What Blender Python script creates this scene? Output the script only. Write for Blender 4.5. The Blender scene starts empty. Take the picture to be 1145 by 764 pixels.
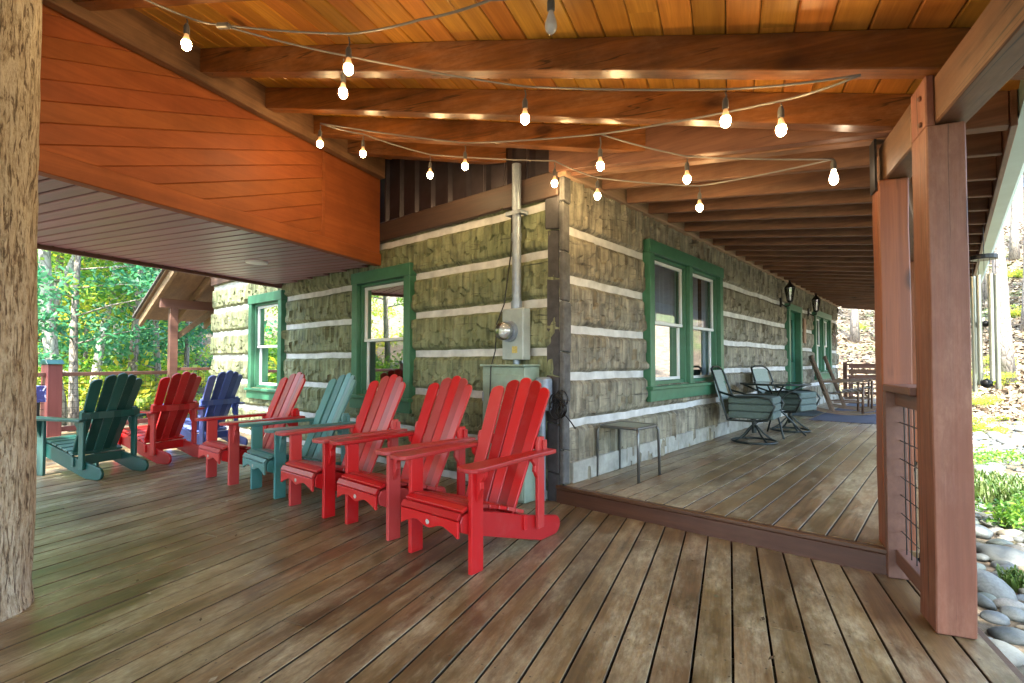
import bpy, bmesh, math, random
import numpy as np
from mathutils import Vector, Matrix, noise as mnoise

random.seed(7); rng = np.random.default_rng(7)
scene = bpy.context.scene
COL = scene.collection
R = math.radians

# ------------------------------------------------------------------ camera
F_PX, W_PX, H_PX = 570.0, 1145.0, 764.0
CAM_H, PITCH, PP_Y = 1.2, R(1.5), 390.0
cam = bpy.data.cameras.new('camera'); camo = bpy.data.objects.new('camera', cam); COL.objects.link(camo)
cam.sensor_width = 36.0; cam.lens = 36.0 * F_PX / W_PX
cam.shift_y = (PP_Y - H_PX / 2) / W_PX
cam.clip_start = 0.05; cam.clip_end = 600
camo.location = (0, 0, CAM_H); camo.rotation_euler = (math.pi / 2 + PITCH, 0, 0)
scene.camera = camo

def ray(px, py):
    x = (px - W_PX / 2) / F_PX; y = (PP_Y - py) / F_PX
    c, s = math.cos(PITCH), math.sin(PITCH)
    return Vector((x, c - y * s, s + y * c))
def on_z(px, py, z):
    d = ray(px, py); k = (z - CAM_H) / d.z
    return Vector((0, 0, CAM_H)) + d * k
def at_depth(px, py, Y):
    d = ray(px, py); return Vector((0, 0, CAM_H)) + d * (Y / d.y)

# ------------------------------------------------------------------ frames
TH_A, TH_B = R(-23.1), R(-40.8)          # lower deck frame, house frame
pa, da = Vector((math.cos(TH_A), math.sin(TH_A))), Vector((-math.sin(TH_A), math.cos(TH_A)))
ub, vb = Vector((math.cos(TH_B), math.sin(TH_B))), Vector((-math.sin(TH_B), math.cos(TH_B)))
CORNER = Vector((0.44, 4.39))
def A2W(p, t, z=0): q = pa * p + da * t; return Vector((q.x, q.y, z))
def W2A(x, y): v = Vector((x, y)); return v.dot(pa), v.dot(da)
def B2W(u, v, z=0): q = CORNER + ub * u + vb * v; return Vector((q.x, q.y, z))
def W2B(x, y): v = Vector((x, y)) - CORNER; return v.dot(ub), v.dot(vb)
def t_at_wall(p, v0=0.0):                 # t on the lower-deck axis where the house line v = v0 is met
    # (pa p + da t - C).vb = v0
    return (v0 + CORNER.dot(vb) - p * pa.dot(vb)) / da.dot(vb)
SL_A = 0.2026
def zA(p): return 2.49 + SL_A * (0.9 - p)
SL_B = 0.143
def zB(u): return 2.82 - SL_B * u

# ------------------------------------------------------------------ mesh helpers
class MB:
    def __init__(s): s.v = []; s.f = []; s.m = []
    def add(s, vs, fs, mi=0):
        o = len(s.v); s.v += [tuple(v) for v in vs]
        s.f += [tuple(i + o for i in f) for f in fs]; s.m += [mi] * len(fs)
        return s
    def box(s, c, d, rot=None, mi=0):
        hx, hy, hz = d[0] / 2, d[1] / 2, d[2] / 2
        vs = [Vector((sx * hx, sy * hy, sz * hz)) for sz in (-1, 1) for sy in (-1, 1) for sx in (-1, 1)]
        if rot is not None: vs = [rot @ v for v in vs]
        c = Vector(c)
        return s.add([v + c for v in vs], [(0, 2, 3, 1), (4, 5, 7, 6), (0, 1, 5, 4), (2, 6, 7, 3), (0, 4, 6, 2), (1, 3, 7, 5)], mi)
    def bb(s, x0, x1, y0, y1, z0, z1, mi=0):
        return s.box(((x0 + x1) / 2, (y0 + y1) / 2, (z0 + z1) / 2), (x1 - x0, y1 - y0, z1 - z0), mi=mi)
    def beam(s, a, b, w, h, up=(0, 0, 1), mi=0):   # bar from a to b, w sideways, h along up; a,b = centre line
        a, b = Vector(a), Vector(b); y = (b - a).normalized(); x = y.cross(Vector(up)).normalized(); z = x.cross(y)
        rot = Matrix((x, y, z)).transposed()
        return s.box((a + b) / 2, (w, (b - a).length, h), rot, mi)
    def tube(s, pts, r, n=8, cap=True, mi=0):
        pts = [Vector(p) for p in pts]; k = len(pts)
        rr = r if isinstance(r, (list, tuple)) else [r] * k
        prev = None; vs = []
        for i, p in enumerate(pts):
            tan = (pts[min(i + 1, k - 1)] - pts[max(i - 1, 0)]).normalized()
            if prev is None:
                prev = Vector((0, 0, 1)) if abs(tan.z) < 0.9 else Vector((1, 0, 0))
            x = (prev - tan * prev.dot(tan)).normalized(); y = tan.cross(x); prev = x
            for j in range(n):
                a = 2 * math.pi * j / n
                vs.append(p + (x * math.cos(a) + y * math.sin(a)) * rr[i])
        fs = []
        for i in range(k - 1):
            for j in range(n):
                fs.append((i * n + j, i * n + (j + 1) % n, (i + 1) * n + (j + 1) % n, (i + 1) * n + j))
        if cap: fs += [tuple(reversed(range(n))), tuple((k - 1) * n + j for j in range(n))]
        return s.add(vs, fs, mi)
    def lathe(s, prof, c=(0, 0, 0), n=16, mi=0):    # prof: (r,z)
        vs = []; c = Vector(c)
        for r, z in prof:
            for j in range(n):
                a = 2 * math.pi * j / n; vs.append(c + Vector((r * math.cos(a), r * math.sin(a), z)))
        fs = [(i * n + j, i * n + (j + 1) % n, (i + 1) * n + (j + 1) % n, (i + 1) * n + j) for i in range(len(prof) - 1) for j in range(n)]
        fs += [tuple(reversed(range(n))), tuple((len(prof) - 1) * n + j for j in range(n))]
        return s.add(vs, fs, mi)
    def prism(s, poly, a, b, axis='x', mi=0):       # polygon in the other two axes, extruded a..b along axis
        def P(k, q):
            if axis == 'x': return (k, q[0], q[1])
            if axis == 'y': return (q[0], k, q[1])
            return (q[0], q[1], k)
        n = len(poly)
        vs = [P(a, q) for q in poly] + [P(b, q) for q in poly]
        fs = [tuple(reversed(range(n))), tuple(range(n, 2 * n))] + [(i, (i + 1) % n, n + (i + 1) % n, n + i) for i in range(n)]
        return s.add(vs, fs, mi)
    def build(s, name, mats, parent=None, smooth=False, bevel=0, seg=1, auto=None, rough=0):
        me = bpy.data.meshes.new(name); me.from_pydata(s.v, [], s.f)
        for m in (mats if isinstance(mats, (list, tuple)) else [mats]): me.materials.append(m)
        if len(me.materials) > 1: me.polygons.foreach_set('material_index', s.m)
        bm = bmesh.new(); bm.from_mesh(me)
        bmesh.ops.recalc_face_normals(bm, faces=bm.faces)
        if bevel:
            es = [e for e in bm.edges if len(e.link_faces) == 2 and e.calc_face_angle(0) > 0.6]
            bmesh.ops.bevel(bm, geom=es, offset=bevel, segments=seg, profile=0.5, affect='EDGES', clamp_overlap=True)
        if rough:                             # hand-worked timber: long edges wander a little
            for _ in range(5):
                es = [e for e in bm.edges if e.calc_length() > 0.16]
                if not es: break
                bmesh.ops.subdivide_edges(bm, edges=es, cuts=1, use_grid_fill=True)
            sd = len(s.v) * 0.37 + sum(s.v[0])
            for v in bm.verts:
                q = v.co * 2.3 + Vector((sd, 0, 0)); q2 = v.co * 7.0 + Vector((0, sd, 0))
                v.co += mnoise.noise_vector(q) * rough + mnoise.noise_vector(q2) * rough * 0.4
        bm.to_mesh(me); bm.free()
        if smooth: me.polygons.foreach_set('use_smooth', [True] * len(me.polygons))
        me.update()
        o = bpy.data.objects.new(name, me); COL.objects.link(o)
        if parent is not None: o.parent = parent
        if smooth and auto:
            try: me.set_sharp_from_angle(angle=auto)
            except Exception: pass
        return o

def thing(name, label, cat, loc=(0, 0, 0), rz=0.0, group=None):
    o = bpy.data.objects.new(name, None); COL.objects.link(o); o.empty_display_size = 0.1
    o.location = loc; o.rotation_euler = (0, 0, rz)
    return tag(o, label, cat, group)
def tag(o, label=None, cat=None, group=None, kind=None):
    if label: o['label'] = label
    if cat: o['category'] = cat
    if group: o['group'] = group
    if kind: o['kind'] = kind
    return o
def kids(o, pool): return pool.get(o.name, [])
def child_map():
    m = {}
    for o in bpy.data.objects:
        if o.parent: m.setdefault(o.parent.name, []).append(o)
    return m
def dup(root, loc, rz, label=None, scale=None):
    m = child_map()
    def rec(o, parent):
        c = o.copy(); COL.objects.link(c)
        if parent is not None: c.parent = parent
        for ch in m.get(o.name, []): rec(ch, c)
        return c
    r = rec(root, None); r.location = loc; r.rotation_euler = (r.rotation_euler[0], r.rotation_euler[1], rz)
    if label: r['label'] = label
    if scale is not None: r.scale = scale if isinstance(scale, (tuple, list)) else (scale,) * 3
    return r

# ------------------------------------------------------------------ materials
class NT:
    def __init__(s, name):
        s.m = bpy.data.materials.new(name); s.m.use_nodes = True; s.t = s.m.node_tree
        s.b = s.t.nodes['Principled BSDF']; s.out = s.t.nodes['Material Output']
    def n(s, typ, **kw):
        n = s.t.nodes.new(typ)
        for k, v in kw.items():
            if k.startswith('i_'):
                n.inputs[k[2:].replace('_', ' ')].default_value = v
            else: setattr(n, k, v)
        return n
    def l(s, a, b): s.t.links.new(a, b)
    def coord(s, scale=(1, 1, 1), kind='Object', off=None, rot=None):
        tc = s.n('ShaderNodeTexCoord'); mp = s.n('ShaderNodeMapping')
        mp.inputs['Scale'].default_value = scale
        if rot: mp.inputs['Rotation'].default_value = rot
        s.l(tc.outputs[kind], mp.inputs['Vector'])
        if off is not None:
            add = s.n('ShaderNodeVectorMath', operation='ADD'); s.l(mp.outputs[0], add.inputs[0]); s.l(off, add.inputs[1])
            return add.outputs[0]
        return mp.outputs[0]
    def island(s, mul=37.0):
        g = s.n('ShaderNodeNewGeometry'); m = s.n('ShaderNodeMath', operation='MULTIPLY'); m.inputs[1].default_value = mul
        s.l(g.outputs['Random Per Island'], m.inputs[0]); return g.outputs['Random Per Island'], m.outputs[0]
    def noise(s, vec, scale, detail=6, rough=0.6, dist=0.0):
        n = s.n('ShaderNodeTexNoise'); n.inputs['Scale'].default_value = scale; n.inputs['Detail'].default_value = detail
        n.inputs['Roughness'].default_value = rough; n.inputs['Distortion'].default_value = dist
        if vec is not None: s.l(vec, n.inputs['Vector'])
        return n.outputs['Fac']
    def ramp(s, fac, stops, interp='LINEAR'):
        r = s.n('ShaderNodeValToRGB'); cr = r.color_ramp; cr.interpolation = interp
        while len(cr.elements) < len(stops): cr.elements.new(0.5)
        for e, (p, c) in zip(cr.elements, stops):
            e.position = p; e.color = c if len(c) == 4 else (*c, 1)
        s.l(fac, r.inputs[0]); return r.outputs[0]
    def mix(s, fac, a, b, blend='MIX'):
        m = s.n('ShaderNodeMix', data_type='RGBA', blend_type=blend)
        for sock, v in ((m.inputs[0], fac), (m.inputs[6], a), (m.inputs[7], b)):
            if hasattr(v, 'links'): s.l(v, sock)
            elif isinstance(v, (int, float)): sock.default_value = v
            else: sock.default_value = (*v, 1) if len(v) == 3 else v
        return m.outputs[2]
    def math(s, op, a, b=None, clamp=False):
        m = s.n('ShaderNodeMath', operation=op, use_clamp=clamp)
        for i, v in enumerate((a, b)):
            if v is None: continue
            if hasattr(v, 'links'): s.l(v, m.inputs[i])
            else: m.inputs[i].default_value = v
        return m.outputs[0]
    def bump(s, h, strength=0.3, dist=0.01):
        b = s.n('ShaderNodeBump'); b.inputs['Strength'].default_value = strength; b.inputs['Distance'].default_value = dist
        s.l(h, b.inputs['Height']); s.l(b.outputs[0], s.b.inputs['Normal']); return b
    def base(s, c): s.l(c, s.b.inputs['Base Color'])
    def set(s, **kw):
        for k, v in kw.items(): s.b.inputs[k.replace('_', ' ')].default_value = v

def simple(name, col, rough=0.5, metal=0.0, var=0.0, nscale=8, bump=0.0, **kw):
    t = NT(name); t.set(Roughness=rough, Metallic=metal, **kw)
    if var:
        f = t.noise(t.coord(), nscale, 6)
        a = tuple(min(1, c * (1 - var)) for c in col); b = tuple(min(1, c * (1 + var)) for c in col)
        t.base(t.ramp(f, [(0.3, a), (0.7, b)]))
        if bump: t.bump(f, bump, 0.01)
    else: t.b.inputs['Base Color'].default_value = (*col, 1)
    return t.m

def wood(name, light, dark, axis='y', rough=0.5, stretch=0.06, scale=22, isl=0.35, knots=0.0, knotcol=None, bump=0.25, worn=None, spec=None, stain=0.0, screws=None, hue=0.03, checks=0):
    t = NT(name); rnd, off = t.island()
    sc = {'x': (stretch, 1, 1), 'y': (1, stretch, 1), 'z': (1, 1, stretch)}[axis]
    v = t.coord(sc, off=off)
    g = t.noise(v, scale, 7, 0.62, 0.6)
    fine = t.noise(v, scale * 5, 3, 0.5)
    c = t.ramp(g, [(0.28, dark), (0.5, tuple((a + b) / 2 for a, b in zip(light, dark))), (0.72, light)])
    c = t.mix(t.math('MULTIPLY', t.ramp(fine, [(0.45, (0, 0, 0)), (0.62, (1, 1, 1))]), 0.35), c, dark)
    # board to board variation
    val = t.math('ADD', t.math('MULTIPLY', rnd, isl), 1 - isl * 0.55)
    hs = t.n('ShaderNodeHueSaturation'); t.l(c, hs.inputs['Color']); t.l(val, hs.inputs['Value'])
    wn = t.n('ShaderNodeTexWhiteNoise', noise_dimensions='1D'); t.l(off, wn.inputs['W'])
    t.l(t.math('ADD', t.math('MULTIPLY', wn.outputs['Value'], hue), 0.5 - hue / 2), hs.inputs['Hue'])
    c = hs.outputs['Color']
    if stain:
        big = t.noise(t.coord(off=off), 3.0, 5, 0.6)
        c = t.mix(t.math('MULTIPLY', t.ramp(big, [(0.45, (0, 0, 0)), (0.7, (1, 1, 1))]), stain), c, tuple(x * 0.35 for x in dark))
    if knots:
        sk = {'x': (0.5, 1, 1), 'y': (1, 0.5, 1), 'z': (1, 1, 0.5)}[axis]
        vo = t.n('ShaderNodeTexVoronoi', voronoi_dimensions='3D'); vo.inputs['Scale'].default_value = 2.6
        t.l(t.coord(sk, off=off), vo.inputs['Vector'])
        c = t.mix(t.math('MULTIPLY', t.ramp(vo.outputs['Distance'], [(0.06 * knots, (1, 1, 1)), (0.12 * knots, (0, 0, 0))]), 0.8), c, knotcol or tuple(x * 0.25 for x in dark))
    if worn:
        w1 = t.noise(t.coord({'x': (0.35, 1, 1), 'y': (1, 0.35, 1), 'z': (1, 1, 0.35)}[axis]), 3.2, 9, 0.72)
        w2 = t.noise(t.coord({'x': (0.3, 1, 1), 'y': (1, 0.3, 1), 'z': (1, 1, 0.3)}[axis]), 34, 6, 0.75)
        wf = t.math('MULTIPLY', t.ramp(w1, [(0.45, (0, 0, 0)), (0.62, (1, 1, 1))]), t.ramp(w2, [(0.36, (0.15, 0.15, 0.15)), (0.66, (1, 1, 1))]))
        c = t.mix(t.math('MULTIPLY', wf, worn[1]), c, worn[0])
    if checks:
        ck = t.noise(t.coord({'x': (0.018, 1, 1), 'y': (1, 0.018, 1), 'z': (1, 1, 0.018)}[axis], off=off), 13, 2, 0.5, 0.0)
        band = t.math('ABSOLUTE', t.math('SUBTRACT', ck, 0.5))
        gate = t.ramp(t.noise(t.coord(off=off), 1.6, 2), [(0.5, (0, 0, 0)), (0.56, (1, 1, 1))])
        c = t.mix(t.math('MULTIPLY', t.math('MULTIPLY', t.ramp(band, [(0.004, (1, 1, 1)), (0.010, (0, 0, 0))]), gate), checks), c, tuple(x * 0.12 for x in dark))
    if screws:
        bw, jo = screws
        tc = t.n('ShaderNodeTexCoord'); sp = t.n('ShaderNodeSeparateXYZ'); t.l(tc.outputs['Object'], sp.inputs[0])
        fx = t.math('ABSOLUTE', t.math('SUBTRACT', t.math('FRACT', t.math('DIVIDE', t.math('ADD', sp.outputs[0], 50 * bw), bw)), 0.5))
        dx = t.math('MULTIPLY', t.math('SUBTRACT', fx, 0.31), bw)
        fy = t.math('SUBTRACT', t.math('FRACT', t.math('DIVIDE', t.math('ADD', sp.outputs[1], 50 * jo), jo)), 0.5)
        dy = t.math('MULTIPLY', fy, jo)
        r2 = t.math('ADD', t.math('MULTIPLY', dx, dx), t.math('MULTIPLY', dy, dy))
        c = t.mix(t.math('MULTIPLY', t.math('LESS_THAN', r2, 0.0045 ** 2), 0.75), c, (0.03, 0.022, 0.018))
    t.base(c); t.set(Roughness=rough)
    if spec is not None: t.b.inputs['Specular IOR Level'].default_value = spec
    h = t.math('ADD', g, t.math('MULTIPLY', fine, 0.5))
    t.bump(h, bump, 0.004)
    rr = t.math('ADD', t.math('MULTIPLY', g, 0.25), rough - 0.12); t.l(rr, t.b.inputs['Roughness'])
    return t.m

M = {}
M['deck'] = wood('deck_boards', (0.25, 0.158, 0.075), (0.095, 0.056, 0.025), 'y', 0.34, 0.05, 24, 0.36, worn=((0.52, 0.45, 0.3), 0.8), bump=0.35, stain=0.5, screws=(0.148, 0.41), spec=0.55, hue=0.02)
M['deck_edge'] = simple('dirty_board_edge', (0.035, 0.024, 0.015), 0.85, 0, 0.3, 20)
M['deck_paint'] = wood('brown_deck_paint', (0.085, 0.03, 0.014), (0.048, 0.017, 0.008), 'x', 0.4, 0.05, 18, 0.2, worn=((0.12, 0.06, 0.035), 0.3), bump=0.2)
M['ceiling'] = wood('varnished_pine_boards', (0.66, 0.31, 0.055), (0.37, 0.14, 0.018), 'y', 0.33, 0.05, 16, 0.42, knots=1.0, knotcol=(0.09, 0.03, 0.01), bump=0.12)
M['rafter'] = wood('varnished_rafter', (0.27, 0.07, 0.018), (0.09, 0.022, 0.007), 'x', 0.34, 0.05, 14, 0.3, knots=1.1, knotcol=(0.035, 0.012, 0.006), bump=0.25, stain=0.55, worn=((0.42, 0.22, 0.12), 0.4), checks=0.7)
M['rafter_dark'] = wood('brown_stained_rafter', (0.27, 0.125, 0.062), (0.11, 0.048, 0.025), 'x', 0.6, 0.05, 14, 0.45, knots=0.9, bump=0.3, stain=0.3, worn=((0.3, 0.2, 0.12), 0.4))
M['header'] = wood('brown_header_timber', (0.2, 0.085, 0.042), (0.085, 0.034, 0.018), 'y', 0.5, 0.05, 14, 0.2, knots=0.9, bump=0.3, stain=0.35, worn=((0.36, 0.22, 0.15), 0.35), checks=0.8)
M['header_x'] = wood('brown_hip_timber', (0.25, 0.12, 0.062), (0.12, 0.052, 0.028), 'x', 0.5, 0.05, 14, 0.2, knots=1.1, bump=0.25, stain=0.4, checks=0.7)
M['ledger'] = wood('weathered_ledger', (0.28, 0.14, 0.07), (0.09, 0.042, 0.024), 'y', 0.5, 0.05, 12, 0.3, knots=1.0, bump=0.3, stain=0.5)
M['post'] = wood('red_stained_post', (0.24, 0.078, 0.045), (0.13, 0.04, 0.022), 'z', 0.6, 0.035, 16, 0.12, knots=1.0, knotcol=(0.06, 0.022, 0.014), bump=0.5, worn=((0.33, 0.17, 0.11), 0.5), checks=0.8)
M['post_orange'] = wood('orange_stained_post', (0.3, 0.10, 0.04), (0.16, 0.048, 0.02), 'z', 0.5, 0.035, 14, 0.12, knots=0.9, bump=0.4, checks=0.6)
M['rail'] = wood('brown_rail', (0.17, 0.082, 0.055), (0.11, 0.05, 0.036), 'y', 0.55, 0.05, 16, 0.15, bump=0.25)
M['rail_red'] = wood('maroon_rail', (0.2, 0.06, 0.055), (0.13, 0.035, 0.035), 'z', 0.5, 0.05, 16, 0.1, bump=0.2)
M['orange_wall'] = wood('orange_stained_siding', (0.38, 0.108, 0.03), (0.25, 0.064, 0.018), 'y', 0.55, 0.06, 9, 0.1, bump=0.12, hue=0.008, stain=0.3, knots=0.5, spec=0.25)
M['soffit'] = wood('purple_brown_soffit', (0.37, 0.17, 0.195), (0.18, 0.078, 0.088), 'x', 0.36, 0.05, 18, 0.3, bump=0.15, hue=0.01)
M['raw_wood'] = wood('pale_rafter', (0.25, 0.165, 0.09), (0.13, 0.08, 0.043), 'x', 0.6, 0.05, 14, 0.3, knots=0.8, bump=0.25)
M['plate'] = wood('pale_wall_plate', (0.4, 0.27, 0.17), (0.24, 0.15, 0.09), 'y', 0.6, 0.05, 14, 0.3, bump=0.25)
M['rocker'] = wood('weathered_chair_wood', (0.16, 0.095, 0.052), (0.07, 0.04, 0.022), 'y', 0.5, 0.08, 22, 0.2, bump=0.2)
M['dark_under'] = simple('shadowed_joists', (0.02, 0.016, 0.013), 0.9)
M['black'] = simple('black_metal', (0.015, 0.015, 0.016), 0.4, 0.3)
M['wire_mesh'] = simple('dark_wire', (0.03, 0.03, 0.032), 0.5, 0.6)
M['dark_metal'] = simple('corrugated_dark_metal', (0.05, 0.042, 0.05), 0.35, 0.6, 0.25, 5)
M['dark_log'] = wood('dark_stained_log', (0.085, 0.05, 0.035), (0.04, 0.025, 0.02), 'x', 0.55, 0.06, 14, 0.2, bump=0.4)
M['galv'] = simple('galvanised_steel', (0.26, 0.31, 0.38), 0.45, 0.5, 0.18, 14)
M['greybox'] = simple('grey_painted_steel', (0.33, 0.38, 0.37), 0.45, 0.1, 0.22, 5)
M['greenbox'] = simple('greenish_painted_steel', (0.25, 0.33, 0.26), 0.5, 0.05, 0.28, 4)
M['glassdome'] = simple('meter_glass', (0.7, 0.78, 0.78), 0.08, 0.0)
M['dialwhite'] = simple('meter_dial', (0.75, 0.75, 0.72), 0.4)
M['green'] = simple('green_trim_paint', (0.04, 0.15, 0.082), 0.42, 0, 0.14, 9, 0.06)
M['sash'] = simple('white_sash_paint', (0.72, 0.75, 0.74), 0.4, 0, 0.05, 6)
M['curtain'] = simple('pale_curtain', (0.5, 0.53, 0.6), 0.85, 0, 0.1, 5)
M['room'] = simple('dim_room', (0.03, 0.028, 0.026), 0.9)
M['door'] = simple('green_door_paint', (0.018, 0.15, 0.105), 0.35, 0, 0.08, 6)
M['shade'] = simple('roof_shingle', (0.09, 0.085, 0.08), 0.9, 0, 0.3, 20, 0.3)
M['gutter'] = simple('teal_white_gutter', (0.27, 0.42, 0.43), 0.35, 0.2, 0.08, 4)
M['white_trim'] = simple('white_light_trim', (0.8, 0.78, 0.74), 0.5)
M['cable'] = simple('grey_cable', (0.2, 0.18, 0.165), 0.6)
M['socket'] = simple('socket_rubber', (0.1, 0.095, 0.09), 0.5)
M['rug'] = simple('blue_rug_weave', (0.055, 0.06, 0.09), 0.9, 0, 0.25, 60, 0.2)
M['mat'] = simple('dark_mat', (0.035, 0.05, 0.055), 0.9, 0, 0.2, 80, 0.2)
M['frame_dark'] = simple('dark_bronze_tube', (0.022, 0.03, 0.028), 0.35, 0.5)
M['cushion'] = simple('green_grey_cushion', (0.075, 0.11, 0.1), 0.85, 0, 0.16, 30, 0.1)
M['sling'] = simple('mesh_sling', (0.24, 0.29, 0.25), 0.8, 0, 0.15, 60, 0.1)
M['stool_frame'] = simple('grey_tube', (0.16, 0.17, 0.165), 0.3, 0.7)
M['alu'] = simple('chime_tube', (0.42, 0.42, 0.35), 0.3, 0.8, 0.1, 4)
M['badge'] = simple('pale_badge', (0.42, 0.38, 0.34), 0.4)
M['bench'] = wood('brown_bench', (0.2, 0.1, 0.07), (0.12, 0.06, 0.045), 'x', 0.5, 0.06, 16, 0.2, bump=0.2)
M['signwood'] = wood('small_sign_wood', (0.28, 0.16, 0.09), (0.17, 0.09, 0.05), 'z', 0.6, 0.08, 20)
M['starmetal'] = simple('rusty_star', (0.12, 0.075, 0.05), 0.5, 0.5)

def plastic(name, col, sat):
    t = NT(name); rnd, off = t.island()
    v = t.coord((14, 14, 1.2), off=off)
    g = t.noise(v, 9, 4, 0.6)
    c = t.mix(t.math('MULTIPLY', g, 0.25), col, tuple(x * 0.7 for x in col))
    hs = t.n('ShaderNodeHueSaturation'); t.l(c, hs.inputs['Color']); t.l(t.math('ADD', t.math('MULTIPLY', rnd, 0.5), 0.6), hs.inputs['Value'])
    oi = t.n('ShaderNodeObjectInfo'); rr = t.math('FRACT', t.math('ADD', t.math('MULTIPLY', rnd, 3.7), t.math('MULTIPLY', oi.outputs['Random'], 5.0)))
    fade = t.math('MULTIPLY', t.ramp(rr, [(0.35, (0, 0, 0)), (1.0, (1, 1, 1))]), 0.42)
    hs_c = t.mix(fade, hs.outputs[0], sat)
    dirt = t.ramp(t.noise(t.coord(), 7, 8, 0.75), [(0.52, (0, 0, 0)), (0.8, (1, 1, 1))])
    t.base(t.mix(t.math('MULTIPLY', dirt, 0.3), hs_c, sat))
    t.l(t.math('ADD', t.math('MULTIPLY', g, 0.2), 0.22), t.b.inputs['Roughness'])
    t.bump(t.noise(t.coord((40, 40, 40)), 5, 2), 0.06, 0.002)
    return t.m
M['red'] = plastic('red_poly_lumber', (0.48, 0.008, 0.01), (0.44, 0.12, 0.11))
M['redwine'] = plastic('deep_red_poly_lumber', (0.43, 0.014, 0.018), (0.36, 0.12, 0.1))
M['teal'] = plastic('teal_poly_lumber', (0.05, 0.19, 0.185), (0.18, 0.25, 0.24))
M['dkgreen'] = plastic('dark_green_poly_lumber', (0.012, 0.075, 0.065), (0.08, 0.13, 0.12))
M['blue'] = plastic('blue_poly_lumber', (0.07, 0.11, 0.36), (0.2, 0.23, 0.4))

def m_log(name, light, mid, dark, tint):
    t = NT(name)
    v = t.coord((1, 1, 1)); st = t.coord((7.0, 7.0, 0.8))
    g = t.noise(v, 5, 9, 0.7); s1 = t.noise(st, 3.2, 7, 0.65, 0.3); big = t.noise(v, 0.9, 4, 0.6)
    c = t.ramp(t.math('ADD', t.math('MULTIPLY', g, 0.5), t.math('MULTIPLY', s1, 0.5)), [(0.36, dark), (0.48, mid), (0.62, light)])
    c = t.mix(t.math('MULTIPLY', t.ramp(big, [(0.4, (0, 0, 0)), (0.65, (1, 1, 1))]), 0.5), c, tint)
    crack = t.noise(t.coord((1.2, 1.2, 14)), 2.6, 5, 0.7, 0.8)
    c = t.mix(t.math('MULTIPLY', t.ramp(crack, [(0.33, (1, 1, 1)), (0.40, (0, 0, 0))]), 0.85), c, tuple(x * 0.25 for x in dark))
    at = t.n('ShaderNodeAttribute', attribute_name='chip')
    c = t.mix(t.math('MULTIPLY', at.outputs['Fac'], 0.6), c, tuple(x * 0.4 for x in dark))
    t.base(c); t.set(Roughness=0.68)
    t.bump(t.math('ADD', g, s1), 0.5, 0.012)
    return t.m
M['log_left'] = m_log('hewn_logs_green_bounce', (0.30, 0.31, 0.17), (0.155, 0.165, 0.085), (0.04, 0.042, 0.024), (0.13, 0.17, 0.075))  # olive tone carries green light reflected off the forest, plus some algae colour
M['log_right'] = m_log('hewn_logs_tan', (0.38, 0.345, 0.25), (0.175, 0.155, 0.112), (0.045, 0.038, 0.03), (0.19, 0.19, 0.13))
M['chink'] = simple('pale_chinking', (0.56, 0.56, 0.54), 0.8, 0, 0.25, 6, 0.3)
M['log_end'] = simple('grey_log_end', (0.09, 0.088, 0.085), 0.8, 0, 0.4, 14, 0.5)
M['log_end_dark'] = simple('dark_log_end', (0.045, 0.042, 0.045), 0.7, 0, 0.4, 14, 0.5)

def m_bark(name, light, dark, zs=0.18, scale=14, bump=0.9):
    t = NT(name); v = t.coord((1, 1, zs))
    vo = t.n('ShaderNodeTexVoronoi', feature='DISTANCE_TO_EDGE'); vo.inputs['Scale'].default_value = scale
    wob = t.noise(t.coord(), 6, 5); add = t.n('ShaderNodeVectorMath', operation='ADD'); t.l(v, add.inputs[0])
    sc = t.n('ShaderNodeVectorMath', operation='SCALE'); cb = t.n('ShaderNodeCombineXYZ'); t.l(wob, cb.inputs[0]); t.l(wob, cb.inputs[1])
    t.l(cb.outputs[0], sc.inputs[0]); sc.inputs['Scale'].default_value = 0.12; t.l(sc.outputs[0], add.inputs[1]); t.l(add.outputs[0], vo.inputs['Vector'])
    g = t.noise(t.coord((1, 1, 0.35)), 30, 8, 0.7)
    h = t.math('ADD', t.ramp(vo.outputs['Distance'], [(0.0, (0, 0, 0)), (0.22, (1, 1, 1))]), t.math('MULTIPLY', g, 0.9))
    c = t.ramp(h, [(0.35, dark), (0.75, tuple((a + b) / 2 for a, b in zip(light, dark))), (1.3 / 1.9 + 0.25, light)])
    c = t.mix(t.ramp(t.noise(t.coord(), 3, 5), [(0.45, (0, 0, 0)), (0.75, (0.35, 0.35, 0.35))]), c, (light[0] * 0.85, light[1] * 0.95, light[2] * 0.75))
    t.base(c); t.set(Roughness=0.85); t.bump(h, bump, 0.012); return t.m
def m_postbark():
    t = NT('post_bark'); v = t.coord((1, 1, 0.28)); o = t.coord()
    a = t.noise(t.coord((1, 1, 0.2)), 27, 8, 0.68, 1.2); b = t.noise(t.coord((1, 1, 0.45)), 60, 6, 0.7); big = t.noise(o, 2.2, 5, 0.6)
    crk = t.ramp(t.noise(t.coord((1, 1, 0.14)), 48, 5, 0.65, 1.5), [(0.40, (0, 0, 0)), (0.47, (1, 1, 1))])
    h = t.math('MULTIPLY', t.math('ADD', t.math('MULTIPLY', a, 0.6), t.math('MULTIPLY', b, 0.4)), t.math('ADD', t.math('MULTIPLY', crk, 0.35), 0.65))
    c = t.ramp(h, [(0.25, (0.05, 0.034, 0.024)), (0.35, (0.2, 0.145, 0.1)), (0.44, (0.4, 0.32, 0.225)), (0.56, (0.6, 0.53, 0.41))])
    c = t.mix(t.math('MULTIPLY', t.ramp(big, [(0.45, (0, 0, 0)), (0.65, (1, 1, 1))]), 0.4), c, t.ramp(b, [(0.4, (0.2, 0.14, 0.07)), (0.6, (0.40, 0.28, 0.14))]))
    t.base(c); t.set(Roughness=0.85); t.bump(h, 1.0, 0.02); return t.m
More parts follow.
